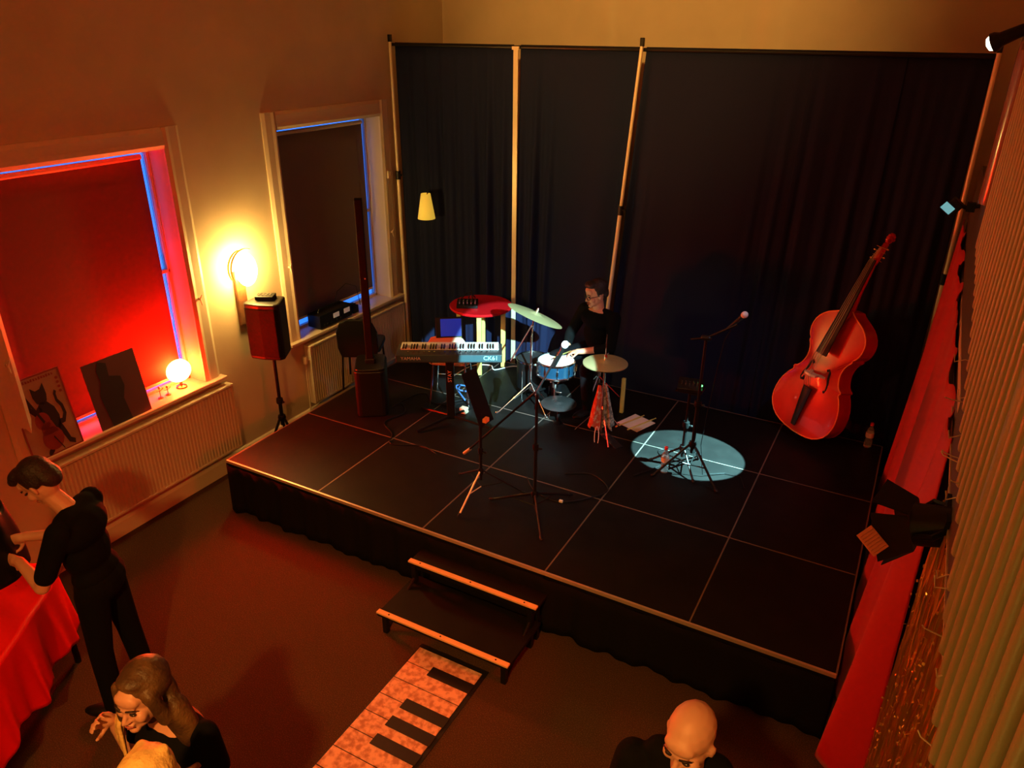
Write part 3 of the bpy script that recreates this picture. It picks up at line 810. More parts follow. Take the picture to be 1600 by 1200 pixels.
# pale chair behind the keyboard
pc = on('wooden_chair', 1.02, 1.95, 'pale wooden chair with steel legs behind the keyboard', 'chair', 3.55)
MB().prism(rounded(.20, .19, .07), (0, 0, .43), (1, 0, 0), (0, 1, 0), (0, 0, 1), .018).build('seat', 'tan', pc, bevel=.005)
bo = [(-.19, 0), (.19, 0), (.20, .08), (.15, .17), (.06, .20), (-.06, .20), (-.15, .17), (-.20, .08)]
MB().prism(bo, (0, .19, .56), (1, 0, 0), (0, .15, .98), (0, 1, 0), .014).build('backrest', 'tan', pc, bevel=.004)
for sx in (-1, 1):
    MB().tube([(sx * .16, .17, .42), (sx * .17, .21, .64)], .009, 8).build('back_post', 'chrome', pc)
    for sy in (-1, 1): MB().tube([(sx * .15, sy * .14, .43), (sx * .19, sy * .19, 0)], .009, 8).build('leg', 'chrome', pc)
MB().tube([(-.17, -.165, .18), (.17, -.165, .18)], .006, 6).build('stretcher', 'chrome', pc)

# red round stool-table
rt = on('round_table', .865, 2.775, 'round red-topped table with pale wooden legs behind the keyboard', 'table', .35)
MB().lathe([(.325, 0), (.33, .006), (.33, .022), (.325, .027)], (0, 0, .675), n=48).build('tabletop', 'redtop', rt, 'a', label='glossy red round top')
for a in (0.1, PI / 2 + .1, PI + .1, 3 * PI / 2 + .1):
    c, s_ = math.cos(a), math.sin(a)
    MB().box((c * .235, s_ * .235, .335), (.05, .05, .67), Matrix.Rotation(a, 3, 'Z')).build('leg', 'birch', rt, bevel=.008)
MB().box((0, 0, .645), (.42, .04, .05), Matrix.Rotation(.1, 3, 'Z')).box((0, 0, .645), (.04, .42, .05), Matrix.Rotation(.1, 3, 'Z')).build('apron', 'birch', rt)
dv = on('small_mixer', .755, 2.665, 'small black mixer with cables lying on the red table', 'mixer', .5, z=SZ + .702)
MB().prism([(-.09, 0), (.09, 0), (.09, .05), (-.09, .03)], (-.10, 0, 0), (0, 1, 0), (0, 0, 1), (1, 0, 0), .22).build('case', 'black', dv, bevel=.004)
for i in range(5):
    for j in range(3): MB().tube([(-.07 + i * .04, -.05 + j * .045, .038), (-.07 + i * .04, -.05 + j * .045, .055)], .008, 8).build('knob', 'chrome', dv)
MB().tube([(.06, .06, .05), (.05, .10, .13), (.0, .11, .10), (-.06, .08, .05)], .006, 6).tube([(.02, .06, .05), (.03, .12, .11), (.09, .12, .05)], .006, 6).build('cable_loops', 'black', dv)

# snare drum
sn = on('snare_drum', 2.02, 2.20, 'blue snare drum with chrome rims on a stand before the drummer', 'drum', .2, z=SZ + .39)
MB().lathe([(.170, .012), (.172, .135)], n=40).build('shell', 'snare', sn, 'a')
MB().lathe([(.17, .136), (.168, .140), (.02, .141)], n=40).build('drum_head', 'skin_d', sn, 'a')
h_ = MB()
for z in (.008, .138):
    h_.lathe([(.170, z - .008), (.182, z - .008), (.184, z + .006), (.178, z + .010), (.172, z + .009)], n=40, close=False)
h_.build('rims', 'chrome', sn, 'a')
for k in range(10):
    a = k * PI / 5; c, s_ = math.cos(a), math.sin(a)
    MB().tube([(c * .186, s_ * .186, 0.0), (c * .186, s_ * .186, .145)], .0035, 6).box((c * .180, s_ * .180, .073), (.016, .016, .045), Matrix.Rotation(a, 3, 'Z')).build('lug', 'chrome', sn)
MB().box((.19, .02, .08), (.02, .025, .06)).build('strainer', 'brass', sn)
sst = on('snare_stand', 2.02, 2.20, 'chrome basket stand beneath the snare drum', 'drum stand', .2)
for k in range(3):
    a = .5 + k * 2 * PI / 3; c, s_ = math.cos(a), math.sin(a)
    MB().tube([(0, 0, .27), (c * .12, s_ * .12, .36), (c * .165, s_ * .165, .375)], .009, 8).build('basket_arm', 'chrome', sst, 'a')
    MB().tube([(0, 0, .14), (c * .2, s_ * .2, .010)], .008, 8).build('leg', 'chrome', sst, 'a')
MB().tube([(0, 0, .05), (0, 0, .28)], .013, 10).lathe([(.028, -.02), (.028, .02)], (0, 0, .27), n=12).cap((0, 0, .2), (.06, 0, .2), .008, .01).build('tube', 'chrome', sst, 'a')


def cym(R_, bell=.05, h=.028):
    return [(R_, 0), (R_ * .98, .002), (bell + .02, h * .55), (bell, h * .65), (bell * .7, h * .95), (.006, h * 1.1), (.006, h), (bell * .7, h * .85), (bell, h * .55), (R_ * .98, -.001)]


# hi-hat
hh = on('hi_hat', 2.60, 1.96, 'pair of hi-hat cymbals on a chrome stand right of the snare', 'hi-hat', 1.0)
MB().lathe(cym(.195), (0, 0, .715), n=48, close=False).build('top_cymbal', 'cymbal', hh, 'a')
MB().lathe([(r_, -z_) for r_, z_ in cym(.195)], (0, 0, .708), n=48, close=False).build('bottom_cymbal', 'cymbal', hh, 'a')
MB().tube([(0, 0, .02), (0, 0, .69)], .011, 10).build('stand_tube', 'chrome', hh, 'a')
MB().tube([(0, 0, .69), (0, 0, .98)], .0035, 8).lathe([(.014, 0), (.016, .02), (.01, .05)], (0, 0, .745), n=10).cap((0, 0, .79), (.025, 0, .80), .004, .006, 6).build('clutch_rod', 'chrome', hh, 'a')
for k in range(3):
    a = .2 + k * 2 * PI / 3; c, s_ = math.cos(a), math.sin(a)
    MB().tube([(0, 0, .30), (c * .24, s_ * .24, .012)], .007, 8).tube([(0, 0, .1), (c * .13, s_ * .13, .15)], .005, 6).build('leg', 'chrome', hh, 'a')
MB().box((0, -.16, .025), (.08, .24, .012), Matrix.Rotation(.12, 3, 'X')).build('foot_pedal', 'chrome', hh)
# cloths hung on hi-hat stand


def rag(name, pts, w0, w1, m, lab, seed):
    rnd = random.Random(seed); b = MB(); n = 14; k = 16
    L = len(pts) - 1

    def f(u, v):
        t = v * L; i = min(int(t), L - 1); p = V(pts[i]).lerp(V(pts[i + 1]), t - i); wd = w0 + (w1 - w0) * v
        a = 2 * PI * u; rr = wd * (1 + .35 * math.sin(a * 4 + seed) + .1 * math.sin(v * 9 + a))
        return (p.x + rr * math.cos(a), p.y + rr * .6 * math.sin(a), p.z + .02 * math.sin(a * 3) * v)
    o = b.grid(f, 32, 14).build(name, m, None, True, solid=.002); return tag(o, lab, 'cloth')


rag('cloth', [(2.585, 1.90, 1.02), (2.58, 1.89, .85), (2.56, 1.87, .62)], .012, .045, 'cloth_r', 'red and white cloth hanging from the hi-hat stand', 2)
rag('cloth', [(2.63, 1.92, 1.03), (2.66, 1.93, .8), (2.67, 1.93, .62)], .012, .05, 'cloth_g', 'grey patterned cloth hanging from the hi-hat stand', 5)
o = MB().tube([(0.02 * math.cos(a), 0.0, -.10 + .10 * math.sin(a)) for a in [i * PI / 8 for i in range(17)]], .004, 6).build('strap_loop', 'white'); o.location = (2.615, 1.82, .66)
tag(o, 'pale strap loop dangling below the cloths on the hi-hat stand', 'strap')

# ride cymbal
rc = on('ride_cymbal', 1.80, 2.12, 'large tilted ride cymbal on a tripod stand behind the keyboard', 'cymbal', 0)
Rc = frame((.273, .312, .91))
cc = V((.03, -.0, .955))
MB().lathe(cym(.27, .06, .035), cc, Rc, 56, close=False).build('cymbal_disc', 'cymbal', rc, 'a')
MB().lathe([(.012, 0), (.014, .03), (.006, .045)], cc + Rc @ V((0, 0, .035)), Rc, 10).build('wing_nut', 'chrome', rc)
MB().tube([(0, 0, .2), (0, 0, .75)], .010, 10).tube([(0, 0, .75), (0.02, -.0, .95)], .007, 8).lathe([(.018, -.02), (.018, .02)], (0, 0, .45), n=12).build('stand_tube', 'chrome', rc, 'a')
MB().tube([(-.06, -.30, .60), (0, 0, .86)], .008, 8).build('boom_arm', 'chrome', rc, 'a')
for dx, dy in ((-.22, -.24), (.22, -.10), (.12, .17)):
    MB().tube([(0, 0, .28), (dx, dy, .012)], .007, 8).tube([(0, 0, .24), (dx * .5, dy * .5, .13)], .005, 6).cap((dx, dy, .014), (dx * 1.05, dy * 1.05, .012), .012, .01, 8).build('leg', 'chrome', rc, 'a')

# dark cymbals stacked low
dc = on('dark_cymbal', 2.16, 1.99, 'dark flat cymbal lying on a low stand under the snare', 'cymbal', 0)
MB().lathe(cym(.165, .04, .02), (0, 0, .20), n=44, close=False).build('upper_disc', 'cymdark', dc, 'a')
MB().lathe([(.05, 0), (.015, .02), (.012, .2)], n=16).build('base', 'blackm', dc, 'a')
# kick pedal & bass drum mass (dark) under the snare
bdm = on('floor_drum', 1.66, 2.44, 'dark low drum with a pale rim standing left of the snare', 'drum', .3)
Rd = frame((0, 0, 1))
MB().lathe([(.15, -.17), (.16, -.17), (.16, .12), (.15, .12)], (0, 0, .26), Rd, 36).build('shell', 'black', bdm, 'a')
MB().lathe([(.158, .121), (.02, .124)], (0, 0, .26), Rd, 36).build('drum_head', 'kbback', bdm, 'a')
MB().lathe([(.158, .115), (.168, .115), (.168, .132), (.158, .132)], (0, 0, .26), Rd, 36, close=False).build('hoop', 'chrome', bdm, 'a')
for k in range(3): MB().tube([(math.cos(k * 2.1) * .166, math.sin(k * 2.1) * .166, .3), (math.cos(k * 2.1) * .17, math.sin(k * 2.1) * .17, 0)], .006, 8).build('leg', 'chrome', bdm)

# drummer's stool
ds = on('drum_stool', 2.27, 2.66, 'round black drum stool under the seated drummer', 'stool', 0)
MB().lathe([(.15, 0), (.165, .01), (.165, .06), (.15, .075)], (0, 0, .39), n=30).build('seat', 'black', ds, 'a')
MB().tube([(0, 0, .15), (0, 0, .39)], .014, 10).build('post', 'chrome', ds, 'a')
for k in range(3):
    a = .5 + k * 2 * PI / 3; MB().tube([(0, 0, .24), (math.cos(a) * .22, math.sin(a) * .22, .012)], .010, 8).build('leg', 'chrome', ds, 'a')
o = MB().box((0, 0, .18), (.035, .035, .36)).build('wooden_post', 'birch', None, bevel=.004); o.location = (2.60, 2.48, .5)
tag(o, 'short pale wooden post standing right of the drummer', 'post')

# ------------------------------------------------------------ microphones and stands


def mic_parts(root, p, d, m='blackm'):
    d = V(d).normalized(); p = V(p); R = frame(d)
    MB().lathe([(.010, -.17), (.012, -.165), (.017, -.02), (.023, 0)], p, R, 14).build('mic_body', m, root, 'a')
    MB().ell(p + d * .02, (.026, .026, .029), R, 14, 10).build('mic_grille', 'mesh', root, True, label='silver mesh ball')


ma = on('boom_mic_stand', 2.62, .60, 'black boom microphone stand at the stage front, microphone over the snare', 'microphone stand')
tripod(ma, 1.02, .36, .16, ang=-.96, legm={0: 'blackm'}, pr=.013)
MB().tube([(-.62, .06, .33), (.0, .0, 1.02)], .008, 8).tube([(0, 0, 1.02), (.13, .03, 1.30)], .008, 8).build('boom', 'blackm', ma, 'a')
MB().tube([(-.66, .063, .29), (-.60, .058, .35)], .013, 8).build('counterweight', 'alu', ma)
mic = on('microphone', 2.75, .66, 'silver-headed microphone aimed over the snare drum', 'microphone', z=0)
mic_parts(mic, (0.02, .03, 1.85), (.32, .12, .8))
mdst = on('boom_mic_stand', 3.50, 1.68, 'boom microphone stand standing in the pool of light', 'microphone stand')
tripod(mdst, 1.20, .30, .30, ang=-.5, legr=.010, pr=.016)
MB().tube([(-.12, .02, 1.18), (.0, 0, 1.22), (.21, .02, 1.36)], .009, 8).build('boom', 'blackm', mdst, 'a')
MB().cap((-.02, 0, 1.22), (.02, 0, 1.22), .022, .022).build('boom_clamp', 'blackm', mdst, True)
mic2 = on('microphone', 3.74, 1.70, 'silver-headed vocal microphone above the pool of light', 'microphone', z=0)
mic_parts(mic2, (0, 0, 1.93), (.5, -.2, .62))
o = MB().tube([(3.665, 1.73, 1.80), (3.63, 1.72, 1.72), (3.61, 1.70, 1.50), (3.58, 1.69, 1.1), (3.56, 1.70, .8), (3.60, 1.72, .52), (3.75, 1.85, .506), (3.88, 1.86, .506), (3.95, 1.7, .506)], .0035, 6).build('cable', 'black')
tag(o, 'black microphone cable hanging from the vocal microphone', 'cable')

# second stand with personal mixer and green light
pms = on('mixer_stand', 3.40, 1.79, 'double black stand with a shelf left of the vocal microphone', 'stand')
tripod(pms, .72, .26, .18, ang=1.2, legr=.009, pr=.016)
MB().box((0, 0, .72), (.20, .16, .012)).build('shelf', 'blackm', pms)
pmx = on('personal_mixer', 3.40, 1.79, 'small black mixer with a green light on the stand', 'mixer', .2, z=SZ + .726)
MB().prism([(-.08, 0), (.08, 0), (.08, .06), (-.08, .03)], (-.10, 0, 0), (0, 1, 0), (0, 0, 1), (1, 0, 0), .20).build('case', 'black', pmx, bevel=.004)
MB().ell((.085, -.04, .055), (.009, .009, .009)).build('green_light', 'green', pmx, True, label='lit green indicator')
for i in range(5):
    for j in range(2): MB().tube([(-.07 + i * .03, -.02 + j * .04, .04), (-.07 + i * .03, -.02 + j * .04, .062)], .006, 8).build('knob', 'chrome', pmx)

# music stand tipped
ms = on('music_stand', 2.15, .60, 'black music stand with its desk tipped toward the keyboard', 'music stand', 0)
tripod(ms, .72, .34, .22, ang=-1.55, legr=.007, legm={0: 'pole'}, pr=.011)
Rm = frame((-.75, -.45, .5), (0, 0, 1))
MB().box((-.05, .05, .82), (.42, .22, .004), frame((.86, .10, .40), (-.45, .1, .9))).build('desk', 'black', ms)
MB().box((.06, -.02, .69), (.03, .05, .03)).build('orange_tag', 'tag', ms)

# papers and sticks
pr_ = on('sheet_music', 2.80, 2.34, 'white open booklet lying flat beside the pool of light', 'booklet', -.35)
MB().box((0, 0, .004), (.24, .26, .006)).build('pages', 'white', pr_)
for i, (xx, lab) in enumerate(((2.745, 'left drumstick of the two lying across the white booklet'), (2.86, 'right drumstick of the two lying across the white booklet'))):
    o = MB().tube([(0, -.19, .015), (0, .12, .015), (0, .17, .015), (0, .185, .015)], [.007, .007, .004, .006], 8).build('drumstick', 'birch'); o.location = (xx, 2.33, .5); o.rotation_euler = (0, 0, -.42)
    tag(o, lab, 'drumstick', 'drumsticks on the booklet')


def bottle(x, y, lab, sc=1):
    r = on('water_bottle', x, y, lab, 'bottle', 0, 'plastic bottles on the stage')
    MB().lathe([(.028, 0), (.033, .008), (.033, .06), (.028, .08), (.033, .10), (.033, .15), (.026, .175), (.013, .20), (.013, .215)], n=20).build('bottle_body', 'pet', r, 'a')
    MB().lathe([(.015, .213), (.015, .235), (.012, .238)], n=14).build('cap', 'redcap', r, 'a')
    lb = MB().lathe([(.0337, .10), (.0337, .145)], n=20, close=False).build('label_band', 'pinklab', r, 'a')
    return r


bottle(3.30, 1.64, 'clear water bottle with red cap at the edge of the pool of light')
bottle(4.74, 2.93, 'water bottle standing in the dark right of the double bass')
o = MB().box((0, 0, .03), (.07, .06, .055)).build('effects_pedal', 'tan', None, bevel=.005); o.location = (1.29, 1.73, .5); tag(o, 'small tan box on the stage under the keyboard', 'pedal')
o = MB().box((0, 0, .012), (.03, .02, .02)).build('tape_roll', 'white', None, bevel=.003); o.location = (2.745, .81, .5); tag(o, 'tiny white scrap lying on the front deck', 'scrap')


# cables on stage
def cable(pts, r, m, lab):
    P = [V((x, y, .5 + r + (p[2] if len(p) > 2 else 0))) for p in pts for x, y in [p[:2]]]
    out = []
    for i in range(len(P) - 1):
        a, b, c, d = P[max(i - 1, 0)], P[i], P[i + 1], P[min(i + 2, len(P) - 1)]
        for k in range(5):
            t = k / 5; out.append(.5 * ((2 * b) + (c - a) * t + (2 * a - 5 * b + 4 * c - d) * t * t + (3 * b - a - 3 * c + d) * t ** 3))
    out.append(P[-1])
    return tag(MB().tube(out, r, 6).build('cable', m, None, True), lab, 'cable')


cable([(.75, 2.3), (.78, 2.7), (.95, 2.82), (1.05, 2.74), (1.18, 2.92), (1.4, 2.97), (1.65, 2.98), (1.8, 2.9)], .006, 'whitecable', 'white cable snaking along the back of the stage under the red table')
cable([(.65, 1.6), (.8, 1.45), (.75, 1.2), (.95, 1.05), (1.05, .9), (1.3, 1.0), (1.5, .95)], .005, 'black', 'black cable curling on the deck near the column speaker')
cable([(.62, 1.5), (.7, 1.9), (.95, 1.75), (1.2, 2.0), (1.25, 1.6)], .005, 'black', 'black cable under the keyboard')
cable([(2.35, 1.0), (2.5, .85), (2.72, .8), (2.9, .95), (3.0, 1.15), (2.8, 1.3), (2.6, 1.2)], .005, 'black', 'black cable looping behind the front microphone stand')
cable([(1.0, 2.15, .05), (1.1, 1.95, .1), (1.2, 2.05, .06), (1.1, 2.2, .02), (1.0, 2.05, .08), (1.2, 1.9, .03)], .008, 'bluecable', 'blue cable bundle behind the keyboard stand')
cable([(3.1, 1.45), (3.25, 1.75), (3.15, 1.95), (3.3, 2.05)], .004, 'black', 'black cable lying across the pool of light')

# ============================================================ DOUBLE BASS
bx = on('double_bass', 0, 0, 'red double bass leaning against the black curtains', 'double bass', z=0)
A = V((4.60 - 4.15, 3.10 - 2.84, 1.92)).normalized(); base = V((4.16, 2.82, .57))
Nn = V((-.55, -.83, 0)); Nn = (Nn - A * Nn.dot(A)).normalized(); Wd = A.cross(Nn).normalized()
if Wd.x < 0: Wd = -Wd
half = [(0, 0), (.12, .008), (.22, .045), (.29, .12), (.315, .22), (.30, .34), (.26, .43), (.225, .475), (.245, .50), (.205, .52), (.175, .58), (.165, .65), (.18, .72), (.215, .765), (.20, .775), (.235, .81), (.25, .88), (.235, .96), (.18, 1.03), (.11, 1.07), (.05, 1.10), (.03, 1.12)]
k_s = 1.04; k_w = 1.10


def smooth_pts(p, it=2):
    for _ in range(it):
        q = [p[0]]
        for a, b in zip(p, p[1:]): q += [(a[0] * .75 + b[0] * .25, a[1] * .75 + b[1] * .25), (a[0] * .25 + b[0] * .75, a[1] * .25 + b[1] * .75)]
        q.append(p[-1]); p = q
    return p


hs = smooth_pts(half, 1)
outl = [(x * k_w, y * k_s) for x, y in hs] + [(-x * k_w, y * k_s) for x, y in hs[::-1] if x > 0]
dep = .17


def plate(off, bulge, sgn, name, m):
    b = MB(); rings = 7; vs = []; n = len(outl)
    for r_ in range(rings):
        t = 1 - r_ / rings
        for (x, y) in outl:
            cy = .5 * k_s; h = bulge * (1 - t ** 2.2)
            vs.append(base + Wd * (x * t) + A * (cy + (y - cy) * t if r_ else y) + Nn * (off + sgn * h))
    vs.append(base + A * .5 * k_s + Nn * (off + sgn * bulge))
    fs = [(r_ * n + i, r_ * n + (i + 1) % n, (r_ + 1) * n + (i + 1) % n, (r_ + 1) * n + i) for r_ in range(rings - 1) for i in range(n)]
    fs += [((rings - 1) * n + i, (rings - 1) * n + (i + 1) % n, len(vs) - 1) for i in range(n)]
    return b.add(vs, fs).build(name, m, bx, True, fix=True)


plate(dep / 2, .028, 1, 'front_plate', 'bass'); plate(-dep / 2, .02, -1, 'back_plate', 'bass')
rb = MB(); n = len(outl); vs = []
for o_ in (-dep / 2, dep / 2):
    for x, y in outl: vs.append(base + Wd * x * .985 + A * (y) + Nn * o_)
rb.add(vs, [(i, (i + 1) % n, (i + 1) % n + n, i + n) for i in range(n)]).build('ribs', 'bass', bx, 'a')
ed = MB()
P_ = [base + Wd * x + A * y + Nn * (dep / 2) for x, y in outl]
ed.tube(P_ + [P_[0]], .0065, 6, cap=False)
ed.build('front_edging', 'bassrim', bx, True)


def bp(x, y, d): return base + Wd * x + A * y + Nn * (dep / 2 + d)


def strip(name, m, y0, y1, w0, w1, d0, d1, th):
    vs = []
    for (y, w_, d) in ((y0, w0, d0), (y1, w1, d1)):
        for sx in (-1, -.5, 0, .5, 1): vs.append(bp(sx * w_, y, d + th * (1 - sx * sx) * .6))
        for sx in (1, 0, -1): vs.append(bp(sx * w_, y, d - th))
    return MB().add(vs, [(i, (i + 1) % 8, (i + 1) % 8 + 8, i + 8) for i in range(8)] + [tuple(range(8))[::-1], tuple(range(8, 16))]).build(name, m, bx, 'a')


strip('fingerboard', 'ebony', .76, 1.62, .054, .027, .115, .035, .014)
strip('tailpiece', 'ebony', .06, .44, .022, .045, .035, .075, .012)
MB().tube([bp(0, 1.02, -.05), bp(0, 1.12, -.02), bp(0, 1.35, .0), bp(0, 1.60, .0)], [.045, .035, .026, .024], 10).build('neck', 'bass', bx, True)
hd = MB().tube([bp(0, 1.58, .0), bp(0, 1.68, -.02), bp(0, 1.76, -.045)], [.027, .030, .022], 8, flat=.8)
for k in range(14):
    a = k * .55; rr = .045 - k * .0024
    c0 = bp(0, 1.80, -.06) + A * (rr * math.sin(a)) + Nn * (-rr * math.cos(a))
    hd.ell(c0, (.016, .016, .016))
hd.build('scroll', 'bass', bx, True)
tp = MB()
for k in range(4): tp.tube([bp(-.05, 1.62 + k * .035, -.01), bp(.05, 1.62 + k * .035, -.01)], .004, 6).ell(bp(.055 if k % 2 else -.055, 1.62 + k * .035, -.01), (.009, .005, .009))
tp.build('tuning_pegs', 'brass', bx)
br = MB().prism([(-.085, 0), (-.045, 0), (-.02, .05), (.02, .05), (.045, 0), (.085, 0), (.055, .06), (.065, .12), (.02, .15), (-.02, .15), (-.055, .12), (-.045, .06)], bp(0, .56, .02), Wd, Nn * 1.0, A, .018)
br.build('bridge', 'bridge', bx)
stg = MB()
for k in range(4):
    x = (k - 1.5)
    stg.tube([bp(x * .018, .42, .075), bp(x * .024, .576, .165), bp(x * .011, 1.60, .055), bp(x * .006, 1.72, .01)], .0018, 5)
stg.build('strings', 'string', bx)
for sx, nm in ((1, 'f_hole'), (-1, 'f_hole')):
    pts = [bp(sx * .128, .46, .022), bp(sx * .140, .475, .021), bp(sx * .132, .53, .022), bp(sx * .112, .58, .024), bp(sx * .104, .63, .024), bp(sx * .088, .66, .026), bp(sx * .078, .64, .027)]
    MB().tube(pts, .010, 8, flat=.35).ell(pts[0], (.012, .012, .012)).ell(pts[-1], (.011, .011, .011)).build(nm, 'ink', bx, True)
MB().tube([base - A * .055 + V((0, 0, .0)), base + A * .02], .007, 8).build('endpin', 'chrome', bx)
MB().box(bp(-.0, .53, .19), (.015, .05, .02)).build('pickup', 'black', bx)
bs = on('bass_stand', 4.44, 3.03, 'low black rack steadying the back of the double bass', 'stand', .3)
MB().tube([(0, 0, .02), (0, 0, .62)], .012, 8).build('post', 'blackm', bs)
for dx, dy in ((.2, .02), (-.2, .02), (0, -.1)): MB().tube([(0, 0, .1), (dx, dy, .012)], .009, 8).build('leg', 'blackm', bs)


# ============================================================ PEOPLE
class Fig:
    def __init__(s, name, org, face, lab):
        s.o = V(org); f = V((face[0], face[1], 0)).normalized(); s.F = f; s.L = V((-f.y, f.x, 0)); s.U = V((0, 0, 1))
        s.root = tag(empty(name, org), lab, 'person'); s.b = MB(); s.sh = MB(); s.pt = MB()

    def p(s, f, l, u): return s.F * f + s.L * l + s.U * u

    def head(s, c, look_, up, k=1.0, hair=None, hm='hairdk', female=False, glasses=False):
        Ff = V(look_).normalized(); Uu = V(up); Uu = (Uu - Ff * Uu.dot(Ff)).normalized(); Ll = Uu.cross(Ff)
        R = Matrix((Ff, Ll, Uu)).transposed()

        def q(f, l, u): return c + R @ V((f * k, l * k, u * k))

        def e(b, f, l, u, r): b.ell(q(f, l, u), [x * k for x in r], R)
        b = s.b
        e(b, -.012, 0, .035, (.098, .077, .088)); e(b, .012, 0, -.03, (.078, .066, .082)); e(b, .035, 0, -.085, (.045, .042, .032))
        e(b, .072, 0, -.104, (.022, .024, .018)); e(b, .068, 0, .045, (.028, .056, .034))
        e(b, .083, 0, .012, (.014, .045, .010))
        for sg in (-1, 1):
            e(b, .062, sg * .042, -.032, (.026, .024, .028)); e(b, .0, sg * .078, -.012, (.016, .008, .031)); e(b, -.006, sg * .084, -.004, (.012, .006, .020))
        b.cap(q(.088, 0, .0), q(.108, 0, -.038), .008 * k, .0115 * k, 8); e(b, .098, .011, -.043, (.010, .008, .007)); e(b, .098, -.011, -.043, (.010, .008, .007))
        e(b, .088, 0, -.066, (.012, .022, .005)); e(b, .086, 0, -.077, (.012, .019, .006))
        for sg in (-1, 1):
            ey = MB(); e(ey, .086, sg * .031, -.002, (.008, .014, .0065)); ey.build('eye', 'eye', s.root, True)
        for sg in (-1, 1): MB().tube([q(.097, sg * .014, .019), q(.094, sg * .034, .024), q(.080, sg * .052, .018)], [.0035 * k, .0045 * k, .002 * k], 6).build('eyebrow', hm, s.root, True)
        lp = MB(); lp.tube([q(.092, .022, -.072), q(.1005, .008, -.0675), q(.1005, -.008, -.0675), q(.092, -.022, -.072)], [.002 * k, .0042 * k, .0042 * k, .002 * k], 6)
        lp.tube([q(.091, .020, -.073), q(.099, 0, -.078), q(.091, -.020, -.073)], [.002 * k, .005 * k, .002 * k], 6); lp.build('lips', 'lip', s.root, True)
        if glasses:
            g = MB()
            for sg in (-1, 1):
                g.tube([q(.104 - .012 * abs(math.cos(a)) * (1 if sg * math.cos(a) > 0 else 0), sg * .033 + .027 * math.cos(a), -.003 + .019 * math.sin(a)) for a in [i * PI / 6 for i in range(13)]], .0028 * k, 6)
                g.tube([q(.092, sg * .060, .004), q(.0, sg * .086, .004)], .0025 * k, 6)
            g.tube([q(.106, .008, .0), q(.106, -.008, .0)], .003 * k, 6); g.build('glasses', 'ebony', s.root, True)
        s.q = q; s.R = R; s.k = k
        return q

    def hand(s, wrist, d, palm, side, curl=.5, k=1.0, b=None):
        b = b or s.b; wrist = V(wrist)
        d = V(d).normalized(); n_ = V(palm); n_ = (n_ - d * n_.dot(d)).normalized(); t = d.cross(n_) * side   # t: toward thumb side
        R = Matrix((t, n_, d)).transposed()
        b.ell(wrist + d * .045 * k, (.040 * k, .017 * k, .052 * k), R); b.cap(wrist, wrist + d * .03 * k, .026 * k, .028 * k)
        for i, (off, L) in enumerate(((.030, .078), (.010, .086), (-.011, .080), (-.031, .064))):
            p = wrist + d * (.082 - .006 * abs(i - 1.2)) * k + t * off * k; a = curl * (.5 + .1 * i); rr = (.0095 - .0006 * i) * k
            prev = p
            for j, fr in enumerate((.45, .31, .24)):
                dd = (d * math.cos(a) + n_ * math.sin(a)).normalized(); nx = prev + dd * L * fr * k
                b.cap(prev, nx, rr, rr * .92, 8); prev = nx; rr *= .93; a += curl * (.75 + .08 * i)
        p = wrist + d * .022 * k + t * .030 * k; dd = (d * .6 + t * .75 + n_ * .35).normalized(); p1 = p + dd * .045 * k; dd2 = (d * .85 + t * .15 + n_ * .5).normalized()
        b.cap(p, p1, .0125 * k, .0105 * k, 8); b.cap(p1, p1 + dd2 * .032 * k, .0105 * k, .009 * k, 8)

    def done(s, vox=.006, skin='skin', shirt='shirt', pants='denim', sn='shirt', shv=.008):
        s.b.build('body', skin, s.root, True, remesh=vox, rs=3)
        if s.sh.v: s.sh.build(sn, shirt, s.root, True, remesh=shv, rs=14)
        if s.pt.v: s.pt.build('trousers', pants, s.root, True, remesh=.009, rs=4)


def limb(b, P, r, ex=0):
    for (a, c), (ra, rc_) in zip(zip(P, P[1:]), zip(r, r[1:])): b.cap(a, c, ra + ex, rc_ + ex, 14)


def shoe(g, ankle, fwd):
    f = V(fwd).normalized(); a = V(ankle); R = frame((0, 0, 1), f)
    b = MB().ell(a + f * .06 + V((0, 0, -.045)), (.135, .048, .038), R, 16, 10).ell(a + V((0, 0, -.03)), (.055, .042, .05), R, 14, 8)
    for p in range(len(b.v)):
        if b.v[p][2] < .004 + g.floorz: b.v[p] = (b.v[p][0], b.v[p][1], .004 + g.floorz)
    b.build('shoe', 'black', g.root, True)


def cap_hair(g, name, m, shapes, vox=.007, rs=2):
    b = MB()
    for s_ in shapes:
        if s_[0] == 'e': b.ell(g.q(*s_[1]), [x * g.k for x in s_[2]], g.R)
        else: b.cap(g.q(*s_[1]), g.q(*s_[2]), s_[3] * g.k, s_[4] * g.k, 12)
    return b.build(name, m, g.root, True, remesh=vox, rs=rs)


